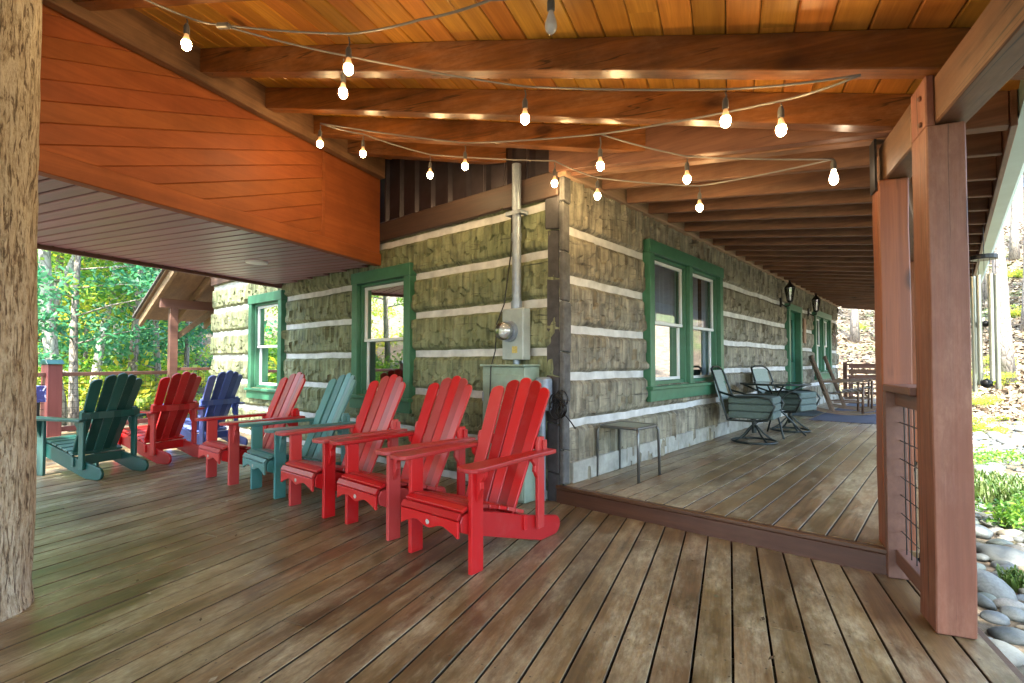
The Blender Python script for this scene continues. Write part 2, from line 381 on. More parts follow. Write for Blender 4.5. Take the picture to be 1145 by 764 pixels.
M['bark'] = m_postbark()
M['treebark'] = m_bark('tree_bark', (0.26, 0.22, 0.18), (0.06, 0.05, 0.04), 0.2, 12)
M['palebark'] = m_bark('pale_tree_bark', (0.42, 0.4, 0.36), (0.16, 0.14, 0.12), 0.3, 9, 0.4)

def m_leaf(name, cols, trans=0.5):
    t = NT(name); g = t.n('ShaderNodeNewGeometry')
    oi = t.n('ShaderNodeObjectInfo')
    f = t.math('FRACT', t.math('ADD', g.outputs['Random Per Island'], t.math('MULTIPLY', oi.outputs['Random'], 0.25)))
    c = t.ramp(f, [(i / (len(cols) - 1), k) for i, k in enumerate(cols)])
    t.base(c); t.set(Roughness=0.5)
    tr = t.n('ShaderNodeBsdfTranslucent'); mx = t.n('ShaderNodeMixShader'); mx.inputs[0].default_value = trans
    bright = t.n('ShaderNodeHueSaturation'); t.l(c, bright.inputs['Color']); bright.inputs['Value'].default_value = 1.6; bright.inputs['Saturation'].default_value = 1.1
    t.l(bright.outputs[0], tr.inputs['Color']); t.l(t.b.outputs[0], mx.inputs[1]); t.l(tr.outputs[0], mx.inputs[2])
    t.l(mx.outputs[0], t.out.inputs['Surface']); return t.m
M['leaf'] = m_leaf('green_leaves', [(0.06, 0.16, 0.04), (0.12, 0.26, 0.05), (0.2, 0.34, 0.06), (0.33, 0.42, 0.07)])
M['leaf_y'] = m_leaf('yellowing_leaves', [(0.12, 0.23, 0.04), (0.24, 0.34, 0.05), (0.4, 0.4, 0.06), (0.48, 0.38, 0.07)])
M['leaf_blue'] = m_leaf('deep_green_leaves', [(0.03, 0.12, 0.065), (0.055, 0.19, 0.09), (0.1, 0.25, 0.1)])
M['grass'] = m_leaf('grass_blades', [(0.05, 0.1, 0.02), (0.08, 0.14, 0.03), (0.16, 0.19, 0.06)], 0.35)

def m_ground():
    t = NT('leaf_litter_ground'); v = t.coord()
    a = t.noise(v, 0.35, 6, 0.6); b = t.noise(v, 2.6, 9, 0.75); c3 = t.noise(v, 16, 6, 0.7)
    c = t.ramp(t.math('ADD', t.math('MULTIPLY', b, 0.6), t.math('MULTIPLY', c3, 0.4)), [(0.36, (0.03, 0.022, 0.014)), (0.47, (0.1, 0.075, 0.045)), (0.58, (0.2, 0.155, 0.105)), (0.7, (0.3, 0.26, 0.2))])
    c = t.mix(t.math('MULTIPLY', t.ramp(a, [(0.5, (0, 0, 0)), (0.62, (1, 1, 1))]), 0.7), c, t.ramp(b, [(0.35, (0.05, 0.1, 0.02)), (0.65, (0.16, 0.22, 0.06))]))
    t.base(c); t.set(Roughness=0.95); t.bump(t.math('ADD', b, c3), 0.8, 0.06); return t.m
M['ground'] = m_ground()
def m_stone():
    t = NT('river_stone'); oi = t.n('ShaderNodeObjectInfo'); rnd, off = t.island()
    k = t.math('FRACT', t.math('ADD', oi.outputs['Random'], rnd))
    c = t.ramp(k, [(0.0, (0.09, 0.1, 0.095)), (0.2, (0.17, 0.18, 0.165)), (0.4, (0.11, 0.125, 0.13)), (0.55, (0.2, 0.17, 0.12)), (0.7, (0.13, 0.155, 0.13)), (0.85, (0.26, 0.25, 0.22)), (1, (0.18, 0.14, 0.08))], 'CONSTANT')
    g = t.noise(t.coord(off=off), 9, 8, 0.7)
    c = t.mix(t.math('MULTIPLY', t.ramp(g, [(0.4, (0, 0, 0)), (0.7, (1, 1, 1))]), 0.6), c, (0.055, 0.055, 0.045))
    t.base(c); t.set(Roughness=0.6); t.bump(g, 0.25, 0.01); return t.m
M['stone'] = m_stone()
def m_glass():
    t = NT('window_glass'); fr = t.n('ShaderNodeFresnel'); fr.inputs['IOR'].default_value = 1.9
    tr = t.n('ShaderNodeBsdfTransparent'); tr.inputs['Color'].default_value = (0.93, 0.96, 0.97, 1)
    gl = t.n('ShaderNodeBsdfGlossy'); gl.inputs['Roughness'].default_value = 0.005
    mx = t.n('ShaderNodeMixShader'); f = t.math('ADD', t.math('MULTIPLY', fr.outputs[0], 0.9), 0.2, True)
    t.l(f, mx.inputs[0]); t.l(tr.outputs[0], mx.inputs[1]); t.l(gl.outputs[0], mx.inputs[2]); t.l(mx.outputs[0], t.out.inputs['Surface'])
    return t.m
M['glass'] = m_glass()
def m_emit(name, col, st):
    t = NT(name); t.b.inputs['Base Color'].default_value = (*col, 1); t.b.inputs['Emission Color'].default_value = (*col, 1)
    t.b.inputs['Emission Strength'].default_value = st; t.set(Roughness=0.2); return t.m
BULB = 36.0
def m_bulb():
    t = NT('lit_bulb'); tc = t.n('ShaderNodeTexCoord'); sp = t.n('ShaderNodeSeparateXYZ'); t.l(tc.outputs['Object'], sp.inputs[0])
    z = t.math('DIVIDE', t.math('ADD', sp.outputs[2], 0.056), 0.11)            # 0 at the tip, 1 at the neck
    c = t.ramp(z, [(0.15, (1.0, 0.72, 0.36)), (0.55, (1.0, 0.6, 0.22)), (0.85, (0.9, 0.35, 0.08))])
    st = t.ramp(z, [(0.0, (0.25, 0.25, 0.25)), (0.22, (1, 1, 1)), (0.44, (0.7, 0.7, 0.7)), (0.56, (0.004, 0.004, 0.004)), (1, (0.0008, 0.0008, 0.0008))])
    t.l(c, t.b.inputs['Emission Color']); t.l(t.math('MULTIPLY', st, BULB), t.b.inputs['Emission Strength'])
    t.b.inputs['Base Color'].default_value = (0.5, 0.42, 0.34, 1); t.set(Roughness=0.15); return t.m
M['bulb'] = m_bulb()
M['bulb_dim'] = m_emit('dim_bulb', (1.0, 0.75, 0.5), 4.0)
M['bulb_off'] = simple('clear_bulb', (0.55, 0.52, 0.5), 0.08, 0.0)
def m_patterned():
    t = NT('blue_printed_cloth'); v = t.coord((1, 1, 1)); n1 = t.noise(v, 11, 3, 0.5, 1.5)
    t.base(t.ramp(n1, [(0.45, (0.03, 0.035, 0.16)), (0.52, (0.08, 0.12, 0.42)), (0.58, (0.6, 0.63, 0.75))], 'CONSTANT')); t.set(Roughness=0.8); return t.m
M['printed'] = m_patterned()

# ------------------------------------------------------------------ terrain
def ground_z(x, y):
    r = math.hypot(x - 1.0, y - 5.0)
    k = 1.0 if y > 2 else max(0.25, 1 - (2 - y) / 30)
    h = max(0.0, r - 17.0); hill = 0.36 * h * h / (h + 6.0)
    hill = min(hill, 26.0) * k
    return -0.45 + hill + 0.10 * mnoise.noise(Vector((x * 0.25, y * 0.25, 0))) * min(1, r / 6) + (0.5 * mnoise.noise(Vector((x * 0.07, y * 0.07, 3))) if r > 17 else 0)
def build_ground():
    N = 150; L = 150.0
    xs = [math.copysign(abs(k) ** 1.6, k) * L for k in np.linspace(-1, 1, N)]
    mb = MB()
    vs = [(x, y, ground_z(x, y)) for y in xs for x in xs]
    fs = [(j * N + i, j * N + i + 1, (j + 1) * N + i + 1, (j + 1) * N + i) for j in range(N - 1) for i in range(N - 1)]
    o = mb.add(vs, fs).build('ground', M['ground'], smooth=True); tag(o, kind='structure')
    o['label'] = 'leaf littered ground rising to a hillside around the house'
build_ground()

# ------------------------------------------------------------------ decks
BW = 0.148
def build_deck():
    mb = MB(); i0, i1 = int(math.floor(-10.3 / BW)), int(math.floor(0.95 / BW))
    for i in range(i0, i1 + 1):
        x0 = i * BW + 0.005; x1 = (i + 1) * BW - 0.005
        if i == i1: x1 = 1.0
        tend = t_at_wall((x0 + x1) / 2, -0.02)
        if (x0 + x1) / 2 < -8.7: tend = 13.0
        if x0 > 0.78: tend = min(tend, 3.6)
        t = -3.2 + rng.uniform(-2.5, 0)
        while t < tend:
            L = rng.choice([2.44, 3.05, 3.66, 4.27]); e = min(t + L, tend)
            if e - t > 0.05:
                dz = rng.uniform(-0.0015, 0.0015)
                mb.bb(x0, x1, t + 0.0015, e - 0.0015, -0.03 + dz, 0.0 + dz); mb.m[-2:] = [1, 1]
            t = e
    o = mb.build('deck', [M['deck'], M['deck_edge']], bevel=0.0025); o.rotation_euler = (0, 0, TH_A)
    tag(o, 'worn brown plank deck with open gaps', None, None, 'structure')
    mb = MB()
    for k in range(14):
        t0 = -3.0 + k * 0.82
        mb.bb(-10.3, 0.98, t0, t0 + 0.05, -0.24, -0.032)
    mb.bb(0.955, 0.998, -5.0, 2.7, -0.3, -0.034)
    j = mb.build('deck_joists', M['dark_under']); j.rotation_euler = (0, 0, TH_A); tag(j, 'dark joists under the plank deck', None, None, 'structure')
    f = MB().bb(1.002, 1.04, -5.0, 3.6, -0.3, -0.012).build('deck_fascia', M['deck_paint'], bevel=0.006); f.rotation_euler = (0, 0, TH_A)
    tag(f, 'brown painted edge board of the plank deck', None, None, 'structure')
build_deck()

PORCH_L, PORCH_W = 14.6, 2.42
def build_porch_deck():
    mb = MB(); n = int(PORCH_W / 0.148)
    for i in range(n + 1):
        x0 = 0.02 + i * 0.148; x1 = min(x0 + 0.139, PORCH_W)
        if x1 - x0 < 0.03: continue
        t = 0.0 + (0 if i % 2 else 0); first = True
        while t < PORCH_L:
            L = rng.choice([2.44, 3.05, 3.66, 4.88]) + (rng.uniform(-1, 0) if first else 0); first = False; e = min(t + L, PORCH_L)
            dz = rng.uniform(-0.0012, 0.0012)
            mb.bb(x0, x1, t + (0.0015 if t else 0), e - 0.0015, 0.12 + dz, 0.15 + dz); mb.m[-2:] = [1, 1]; t = e
    o = mb.build('raised_porch_deck', [M['deck'], M['deck_edge']], bevel=0.0025); o.location = (*CORNER, 0); o.rotation_euler = (0, 0, TH_B)
    tag(o, 'raised plank walkway of the porch beside the log wall', None, None, 'structure')
    mb = MB().bb(-0.05, 2.32, -0.036, -0.002, -0.3, 0.116)
    mb.bb(-0.05, 2.32, -0.052, -0.004, 0.1195, 0.1485)
    mb.bb(2.425, 2.46, 0.1, PORCH_L, -0.3, 0.14)
    mb.bb(0.0, 2.42, 0.5, 0.6, -0.3, 0.117)
    f = mb.build('porch_step_fascia', M['deck_paint'], bevel=0.005); f.location = (*CORNER, 0); f.rotation_euler = (0, 0, TH_B)
    tag(f, 'brown painted riser of the raised porch step', None, None, 'structure')
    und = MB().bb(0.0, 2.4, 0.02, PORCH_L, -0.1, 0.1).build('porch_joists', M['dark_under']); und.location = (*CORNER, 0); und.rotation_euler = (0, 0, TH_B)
    tag(und, 'dark joists under the raised porch deck', None, None, 'structure')
build_porch_deck()

# ------------------------------------------------------------------ log cabin
WALL_L = 8.1; WALL_R = 13.8
cabin = thing('log_cabin', 'log cabin of hewn timbers with pale chinking and green windows', 'cabin', (*CORNER, 0), TH_B)
def hewn_sheet(name, length, z0, z1, bands, holes, axis, sign, mats, step, zst, parent):
    """grid sheet of hewn logs; axis 'u' (left wall, faces -v) or 'v' (right wall, faces +u)"""
    nL = int(length / step) + 1; nZ = int((z1 - z0) / zst) + 1
    Ls = np.linspace(0, length, nL); Zs = np.linspace(z0, z1, nZ)
    hb = 0.045
    edges = sorted(bands)
    # distance to nearest band centre, and log index
    bi = np.searchsorted(edges, Zs)
    lo = np.array([edges[i - 1] if i > 0 else z0 - 0.3 for i in bi]); hi = np.array([edges[i] if i < len(edges) else z1 + 0.3 for i in bi])
    disp = np.zeros((nZ, nL)); chip = np.zeros((nZ, nL)); ischink = np.zeros(nZ, bool)
    for r in range(nZ):
        dband = min(Zs[r] - lo[r], hi[r] - Zs[r])
        ischink[r] = dband < hb
    g = np.random.default_rng(int(length * 100))
    # scalloped adze chips: irregular cells
    for li in range(len(edges) + 1):
        rows = [r for r in range(nZ) if bi[r] == li and not ischink[r]]
        if not rows: continue
        a, b = lo[rows[0]] + hb, hi[rows[0]] - hb
        nsub = 2 if (b - a) > 0.25 else 1
        bow = g.uniform(-0.008, 0.012)
        layers = []
        for s in range(nsub + 1):
            cuts = [0.0]
            while cuts[-1] < length: cuts.append(cuts[-1] + g.uniform(0.07, 0.17))
            cuts = np.array(cuts); idx = np.clip(np.searchsorted(cuts, Ls) - 1, 0, len(cuts) - 2)
            w = cuts[idx + 1] - cuts[idx]; fr = (Ls - cuts[idx]) / w
            dep = g.uniform(0.0, 0.03, len(cuts)); tilt = g.uniform(-0.034, 0.034, len(cuts)); low = g.uniform(-0.07, 0.07, len(cuts))
            layers.append((idx, fr, dep, tilt, low))
        for r in rows:
            f = (Zs[r] - a) / (b - a)
            sel = f * nsub
            for s in range(nsub + 1):
                pass
            which = np.zeros(nL, int)
            for s in range(1, nsub + 1):
                idx, fr, dep, tilt, low = layers[s]
                bound = (s - 0.0) / (nsub + 0.0) * 0.62 + low[idx] * 1.6 - 0.10 * np.sin(np.pi * fr)
                which = np.where(f > bound, s, which)
            row = np.zeros(nL); crow = np.zeros(nL)
            for s in range(nsub + 1):
                idx, fr, dep, tilt, low = layers[s]
                d = dep[idx] + tilt[idx] * (fr - 0.5) * 1.6 - 0.012 * np.sin(np.pi * fr)
                m = which == s; row[m] = d[m]
                e = np.minimum(fr, 1 - fr) * (0.12)      # metres to the vertical cut
                crow[m] = np.clip(1 - e[m] / 0.014, 0, 1) * (0.5 + 0.5 * (dep[idx][m] > 0.009))
            edge = min(f, 1 - f) * (b - a)
            rnd = -0.03 * max(0, 1 - edge / 0.035) ** 2
            disp[r] = 0.016 + bow + row + rnd; chip[r] = crow
        # steps between chip rows read as dark nicks
    for r in range(nZ):
        if ischink[r]: disp[r] = -0.012
    vs = []
    for r in range(nZ):
        for c in range(nL):
            l = Ls[c]; d = disp[r, c]
            if l < 0.3: d = d * (l / 0.3) + 0.012 * (1 - l / 0.3)
            d += 0.006 * mnoise.noise(Vector((l * 9, Zs[r] * 9, 1.3))) + 0.010 * mnoise.noise(Vector((l * 1.5, Zs[r] * 3, 7.3)))
            zz = Zs[r] + (0.011 * mnoise.noise(Vector((l * 1.4, Zs[r] * 2, 4.1))) + 0.006 * mnoise.noise(Vector((l * 7, Zs[r] * 4, 9.1))) if 0 < r < nZ - 1 else 0)
            vs.append((-l, -d, zz) if axis == 'u' else (d, l, zz))
    fs = []; mi = []
    for r in range(nZ - 1):
        zc = (Zs[r] + Zs[r + 1]) / 2
        for c in range(nL - 1):
            lc = (Ls[c] + Ls[c + 1]) / 2
            if any(h[0] < lc < h[1] and h[2] < zc < h[3] for h in holes): continue
            i = r * nL + c
            q = (i, i + 1, i + nL + 1, i + nL)
            fs.append(q if axis == 'v' else q[::-1]); mi.append(1 if (ischink[r] and ischink[r + 1]) else 0)
    me = bpy.data.meshes.new(name); me.from_pydata(vs, [], fs)
    for m in mats: me.materials.append(m)
    me.polygons.foreach_set('material_index', mi)
    at = me.attributes.new('chip', 'FLOAT', 'POINT'); at.data.foreach_set('value', chip.ravel().astype(np.float32))
    me.update(); o = bpy.data.objects.new(name, me); COL.objects.link(o); o.parent = parent
    return o
LW2 = (2.02, 3.19, 0.76, 2.31); LW1 = (5.12, 6.3, 0.74, 2.29)
RW1 = (1.53, 3.86, 0.90, 2.54); RW2 = (10.39, 12.5, 0.9, 2.46); RD = (7.75, 8.9, 0.15, 2.38)
shrink = lambda h, k=0.05: (h[0] + k, h[1] - k, h[2] + k, h[3] - k)
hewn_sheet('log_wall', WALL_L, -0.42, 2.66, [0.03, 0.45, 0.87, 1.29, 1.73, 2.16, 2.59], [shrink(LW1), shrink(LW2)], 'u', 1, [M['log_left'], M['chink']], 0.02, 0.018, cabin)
hewn_sheet('log_wall', WALL_R, 0.1, 2.84, [0.66, 1.07, 1.49, 1.92, 2.35], [shrink(RW1), shrink(RW2), (RD[0] + .05, RD[1] - .05, 0.1, RD[3] - .05)], 'v', 1, [M['log_right'], M['chink']], 0.022, 0.018, cabin)
# corner log ends, half-dovetailed: those of the right wall show on the left wall and the other way round
mb = MB(); bands = [-0.2, 0.235, 0.66, 1.07, 1.49, 1.92, 2.35, 2.83]
for k in range(len(bands) - 1):
    a, b = bands[k] + 0.003, bands[k + 1] - 0.003
    j = random.uniform(-.014, .012); w = 0.165 + random.uniform(-.015, .015)
    mb.prism([(-w, a + 0.02), (-0.023, a), (-0.023, b), (-w, b + 0.02)], -0.034 - j, 0.01, 'y')
mb.build('log_end', M['log_end_dark'], cabin, bevel=0.01)
mb = MB(); bands = [0.16, 0.45, 0.87, 1.29, 1.73, 2.16, 2.59, 2.83]
for k in range(len(bands) - 1):
    a, b = bands[k] + 0.003, bands[k + 1] - 0.003
    j = random.uniform(-.012, .012)
    mb.prism([(-0.032, a), (0.07 + j, a - 0.015), (0.07 + j, b - 0.015), (-0.032, b)], -0.02, 0.03 + j * 0.4, 'x')
mb.build('log_end', M['log_end'], cabin, bevel=0.01)
# dark upper log and corrugated gable panel
mb = MB().bb(-WALL_L, -0.02, -0.05, 0.1, 2.64, 2.87); mb.build('upper_log', M['dark_log'], cabin, bevel=0.01)
mb = MB(); nn = 8 * 24
pts = []
for k in range(nn + 1):
    x = -0.05 - k * (6.6 / nn); ph = k % 8
    pts.append((x, -0.045 if ph in (0, 1) else -0.012))
vs = [(x, y, z) for z in (2.86, 4.3) for x, y in pts]; n1 = len(pts)
mb.add(vs, [(i, i + 1, n1 + i + 1, n1 + i) for i in range(n1 - 1)])
mb.build('gable_panel', M['dark_metal'], cabin)
MB().bb(-0.02, 0.07, -0.05, WALL_R, 2.80, 2.84).bb(-0.02, 0.05, -0.02, WALL_R, 2.84, 3.05).build('wall_plate', M['plate'], cabin, bevel=0.004)
# closing shell so that the rooms are dark
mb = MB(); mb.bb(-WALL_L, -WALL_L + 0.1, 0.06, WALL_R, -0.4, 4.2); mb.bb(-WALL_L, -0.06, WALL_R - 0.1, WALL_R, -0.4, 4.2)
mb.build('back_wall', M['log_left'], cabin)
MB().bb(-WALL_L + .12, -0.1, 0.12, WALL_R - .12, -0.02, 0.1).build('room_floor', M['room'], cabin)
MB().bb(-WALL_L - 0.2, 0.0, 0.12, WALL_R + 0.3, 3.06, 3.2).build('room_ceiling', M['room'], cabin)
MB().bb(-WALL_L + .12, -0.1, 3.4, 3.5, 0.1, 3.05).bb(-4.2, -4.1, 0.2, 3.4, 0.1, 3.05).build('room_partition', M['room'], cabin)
MB().bb(0.0, 0.05, 0.08, RD[0] - 0.01, 0.152, 0.335).bb(0.0, 0.05, RD[1] + 0.01, WALL_R, 0.152, 0.335).build('foundation', simple('grey_foundation', (0.3, 0.3, 0.26), 0.85, 0, 0.3, 7, 0.4), cabin, bevel=0.006)
# main roof
mb = MB(); ridge_u, ridge_z = -WALL_L / 2, 3.1 + (WALL_L / 2) * 0.55
mb.prism([(0.0, 3.12), (ridge_u, ridge_z), (-WALL_L - 0.3, 3.12), (-WALL_L - 0.3, 3.24), (ridge_u, ridge_z + 0.14), (0.0, 3.24)], 0.14, WALL_R + 0.5, 'y')
mb.build('roof', M['shade'], cabin)

def window(h, axis, double=False, shade_frac=None, curtain='sides'):
    """h=(l0,l1,z0,z1) along wall axis; built in cabin frame"""
    l0, l1, z0, z1 = h
    def P(mb, a0, a1, d0, d1, zz0, zz1):     # a along wall, d outward
        if axis == 'v': mb.bb(d0, d1, a0, a1, zz0, zz1)
        else: mb.bb(-a1, -a0, -d1, -d0, zz0, zz1)
    fw = 0.115
    mb = MB(); P(mb, l0, l0 + fw, -0.08, 0.076, z0, z1 - 0.14); P(mb, l1 - fw, l1, -0.08, 0.076, z0, z1 - 0.14)
    P(mb, l0 - 0.01, l1 + 0.01, -0.08, 0.084, z1 - 0.14, z1)
    P(mb, l0 - 0.02, l1 + 0.02, 0.03, 0.086, z0 - 0.13, z0 - 0.004)
    mids = [(l0 + fw, l1 - fw)]
    if double:
        m = (l0 + l1) / 2; P(mb, m - 0.05, m + 0.05, -0.08, 0.07, z0 + 0.001, z1 - 0.141); mids = [(l0 + fw, m - 0.05), (m + 0.05, l1 - fw)]
    # green stepped reveal
    for a, b in mids:
        P(mb, a, a + 0.028, -0.09, 0.018, z0 + 0.003, z1 - 0.143); P(mb, b - 0.028, b, -0.09, 0.018, z0 + 0.003, z1 - 0.143)
        P(mb, a + 0.028, b - 0.028, -0.09, 0.02, z1 - 0.175, z1 - 0.142)
        P(mb, a + 0.03, b - 0.03, -0.085, 0.0, z0 + 0.004, z0 + 0.085)
    w = mb.build('window', M['green'], cabin, bevel=0.004)
    sl = MB(); P(sl, l0 - 0.04, l1 + 0.04, -0.06, 0.118, z0 - 0.003, z0 + 0.034); sl.build('sill', M['green'], w, bevel=0.006)
    for a, b in mids:
        a += 0.03; b -= 0.03; zb, zt = z0 + 0.087, z1 - 0.178; zm = zb + (zt - zb) * 0.47; s = 0.035
        sh = MB()
        P(sh, a, a + s, -0.05, -0.018, zm + s, zt - s); P(sh, b - s, b, -0.05, -0.018, zm + s, zt - s)
        P(sh, a, b, -0.05, -0.016, zt - s, zt); P(sh, a, b, -0.05, -0.014, zm, zm + s)
        P(sh, a, a + s, -0.08, -0.052, zb + s, zm - 0.001); P(sh, b - s, b, -0.08, -0.052, zb + s, zm - 0.001); P(sh, a, b, -0.08, -0.05, zb, zb + s)
        sh.build('sash', M['sash'], w, bevel=0.003)
        g = MB()
        for dd, q0, q1 in ((-0.032, zm + s - 0.004, zt - s + 0.004), (-0.066, zb + s - 0.004, zm - 0.001)):
            a0, a1 = a + s - 0.004, b - s + 0.004
            g.add([((dd, x, z) if axis == 'v' else (-x, -dd, z)) for x, z in ((a0, q0), (a1, q0), (a1, q1), (a0, q1))], [(0, 1, 2, 3)])
        g.build('pane', M['glass'], w)
        # curtains with folds
        cu = MB(); W = b - a
        spans = [(a, a + W * 0.28), (b - W * 0.28, b)] if curtain == 'sides' else [(a, b)]
        zlo = zb if curtain == 'sides' else zm + 0.02
        if curtain == 'both': spans = [(a, a + W * 0.24), (b - W * 0.24, b)]; zlo = zb
        if curtain == 'valance': spans = [(a, b)]; zlo = zt - (zt - zb) * 0.24
        def sheet(s0, s1, zl, zh):
            n = max(6, int((s1 - s0) / 0.012)); vs = []
            for zz in (zl, zh):
                for k in range(n + 1):
                    x = s0 + (s1 - s0) * k / n; d = -0.115 - 0.018 * math.sin(k * 0.55) - 0.01 * math.sin(k * 0.21 + 1)
                    vs.append((d, x, zz) if axis == 'v' else (-x, -d, zz))
            cu.add(vs, [(k, k + 1, n + 2 + k, n + 1 + k) for k in range(n)])
        for s0, s1 in spans: sheet(s0, s1, zlo, zt)
        if curtain == 'both': sheet(a + W * .22, b - W * .22, zm + 0.0, zt)
        cu.build('curtain', M['curtain'], w, smooth=True)
    return w
window(LW1, 'u', curtain='valance'); window(LW2, 'u', curtain='valance')
window(RW1, 'v', True, curtain='both'); window(RW2, 'v', True, curtain='sides')
# door
l0, l1, z0, z1 = RD
mb = MB(); mb.bb(-0.12, 0.078, l0, l0 + 0.12, 0.152, z1 - 0.12); mb.bb(-0.12, 0.078, l1 - 0.12, l1, 0.152, z1 - 0.12); mb.bb(-0.12, 0.084, l0 - 0.01, l1 + 0.01, z1 - 0.12, z1)
df = mb.build('door_frame', M['green'], cabin, bevel=0.004)
mb = MB(); a, b = l0 + 0.12, l1 - 0.12
mb.bb(-0.09, -0.045, a, a + 0.14, 0.17, 2.26); mb.bb(-0.09, -0.045, b - 0.14, b, 0.17, 2.26); mb.bb(-0.09, -0.045, a + 0.14, b - 0.14, 0.17, 1.2); mb.bb(-0.09, -0.045, a + 0.14, b - 0.14, 2.1, 2.26)
for k in range(2): mb.bb(-0.05, -0.035, a + 0.16 + k * 0.32, a + 0.16 + k * 0.32 + 0.27, 0.35, 1.05)
dr = mb.build('door', M['door'], cabin, bevel=0.004)
MB().bb(-0.07, -0.065, a + 0.14, b - 0.14, 1.2, 2.1).build('pane', M['glass'], dr)
MB().bb(-0.044, -0.01, a + 0.03, a + 0.09, 1.2, 1.36).build('keypad_lock', M['black'], dr, bevel=0.004)
MB().bb(-0.044, 0.03, a + 0.04, a + 0.08, 1.08, 1.1).build('handle', M['black'], dr, bevel=0.004)

# ------------------------------------------------------------------ things on the left wall: electrics
def on_left(name, label, cat, s, z): return thing(name, label, cat, B2W(-s, 0, z), TH_B)
m_ = on_left('electric_meter', 'round glass electric meter on a grey box below the conduit', 'electric meter', 0.44, 1.22)
MB().bb(-0.125, 0.125, -0.16, -0.052, 0, 0.46).build('meter_box', M['greybox'], m_, bevel=0.008)
mb = MB(); mb.tube([(-0.03, -0.16, 0.255), (-0.03, -0.2, 0.255)], 0.095, 24); mb.build('dial_ring', M['galv'], m_, smooth=True, auto=0.6)
prof = [(0.083, 0), (0.083, 0.05), (0.075, 0.075), (0.05, 0.088), (0.0001, 0.09)]
mb = MB().lathe(prof, n=24); gl = mb.build('glass_cover', M['glass'], m_, smooth=True); gl.rotation_euler = (math.pi / 2, 0, 0); gl.location = (-0.03, -0.2, 0.255)
mb = MB(); mb.tube([(-0.03, -0.2005, 0.255), (-0.03, -0.235, 0.255)], 0.068, 24); mb.bb(-0.06, 0.0, -0.245, -0.234, 0.245, 0.285); mb.build('dial', M['dialwhite'], m_)
MB().bb(0.0, 0.06, -0.164, -0.161, 0.06, 0.12).build('warning_label', simple('yellow_label', (0.5, 0.4, 0.12), 0.6, 0, 0.3, 60), m_)
mb = MB(); mb.tube([(0, -0.1, -0.09), (0, -0.1, 0.0)], 0.032, 12); mb.build('nipple', M['galv'], m_, smooth=True, auto=0.6)
c_ = on_left('conduit_pipe', 'galvanised conduit running up the log wall from the meter', 'pipe', 0.44, 1.68)
mb = MB().tube([(0, -0.1, 0.002), (0, -0.1, 1.32)], 0.042, 16); mb.tube([(0, -0.1, 0.002), (0, -0.1, 0.07)], 0.052, 16); mb.tube([(0, -0.1, 0.62), (0, -0.1, 0.69)], 0.046, 16); mb.build('pipe', M['galv'], c_, smooth=True, auto=0.6)
mb = MB(); mb.bb(-0.09, 0.09, -0.15, -0.148, 0.85, 0.885); mb.bb(-0.092, -0.089, -0.15, -0.04, 0.85, 0.885); mb.bb(0.055, 0.09, -0.15, -0.04, 0.852, 0.883); mb.build('strap', M['galv'], c_)
k_ = on_left('electrical_cabinet', 'tall pale green electrical cabinet standing behind the nearest red chair', 'electrical cabinet', 0.465, 0.0)
MB().bb(-0.25, 0.25, -0.26, -0.05, 0.0, 1.16).build('cabinet_body', M['greenbox'], k_, bevel=0.008)
MB().bb(-0.235, 0.235, -0.272, -0.262, 0.03, 1.09).build('cabinet_door', M['greenbox'], k_, bevel=0.004)
MB().bb(-0.02, 0.1, -0.276, -0.273, 0.78, 0.92).build('warning_label', simple('faded_label', (0.5, 0.46, 0.38), 0.6, 0, 0.4, 70), k_)
MB().bb(0.2, 0.225, -0.29, -0.273, 0.5, 0.6).bb(-0.235, -0.22, -0.28, -0.273, 0.2, 0.28).bb(-0.235, -0.22, -0.28, -0.273, 0.85, 0.93).build('hasp', M['galv'], k_, bevel=0.003)
MB().bb(-0.26, 0.26, -0.285, -0.05, 1.162, 1.18).build('rain_hood', M['greenbox'], k_, bevel=0.004)
b_ = on_left('disconnect_box', 'small rounded grey switch box beside the electrical cabinet', 'switch box', 0.13, 0.78)
MB().bb(-0.065, 0.065, -0.16, -0.05, 0.0, 0.29).build('box_body', M['galv'], b_, bevel=0.03, seg=3)
MB().tube([(-0.02, -0.1, -0.77), (-0.02, -0.1, 0.0)], 0.03, 12).build('riser_pipe', M['galv'], b_, smooth=True, auto=0.6)
w_ = on_left('black_wire', 'thin black wire dropping past the meter down the log wall', 'wire', 0.55, 0.0)
mb = MB().tube([(0.03, -0.07, 2.6), (0.02, -0.075, 2.2), (0.03, -0.18, 1.72), (-0.05, -0.19, 1.55), (-0.06, -0.2, 1.3), (-0.03, -0.29, 1.15), (-0.05, -0.29, 0.7)], 0.006, 6); mb.build('wire', M['black'], w_, smooth=True)
w_ = thing('cable_coil', 'tangled black cables at the log corner beside the switch box', 'cables', B2W(0.03, -0.06, 0.86), TH_B)
mb = MB()
for k in range(7):
    pts = []
    ph = random.uniform(0, 6); rr = random.uniform(0.03, 0.08); cx, cz = random.uniform(-.05, .05), random.uniform(-.08, .08)
    for j in range(14): a = ph + j * 0.52; pts.append((cx + rr * math.cos(a), -0.03 - 0.004 * j, cz + rr * 1.2 * math.sin(a)))
    mb.tube(pts, 0.007, 6)
mb.tube([(0.0, -0.05, 0.0), (0.05, -0.03, -0.1), (0.09, 0.0, -0.16), (0.1, 0.05, -0.22)], 0.006, 6)
mb.build('coil', M['black'], w_, smooth=True)

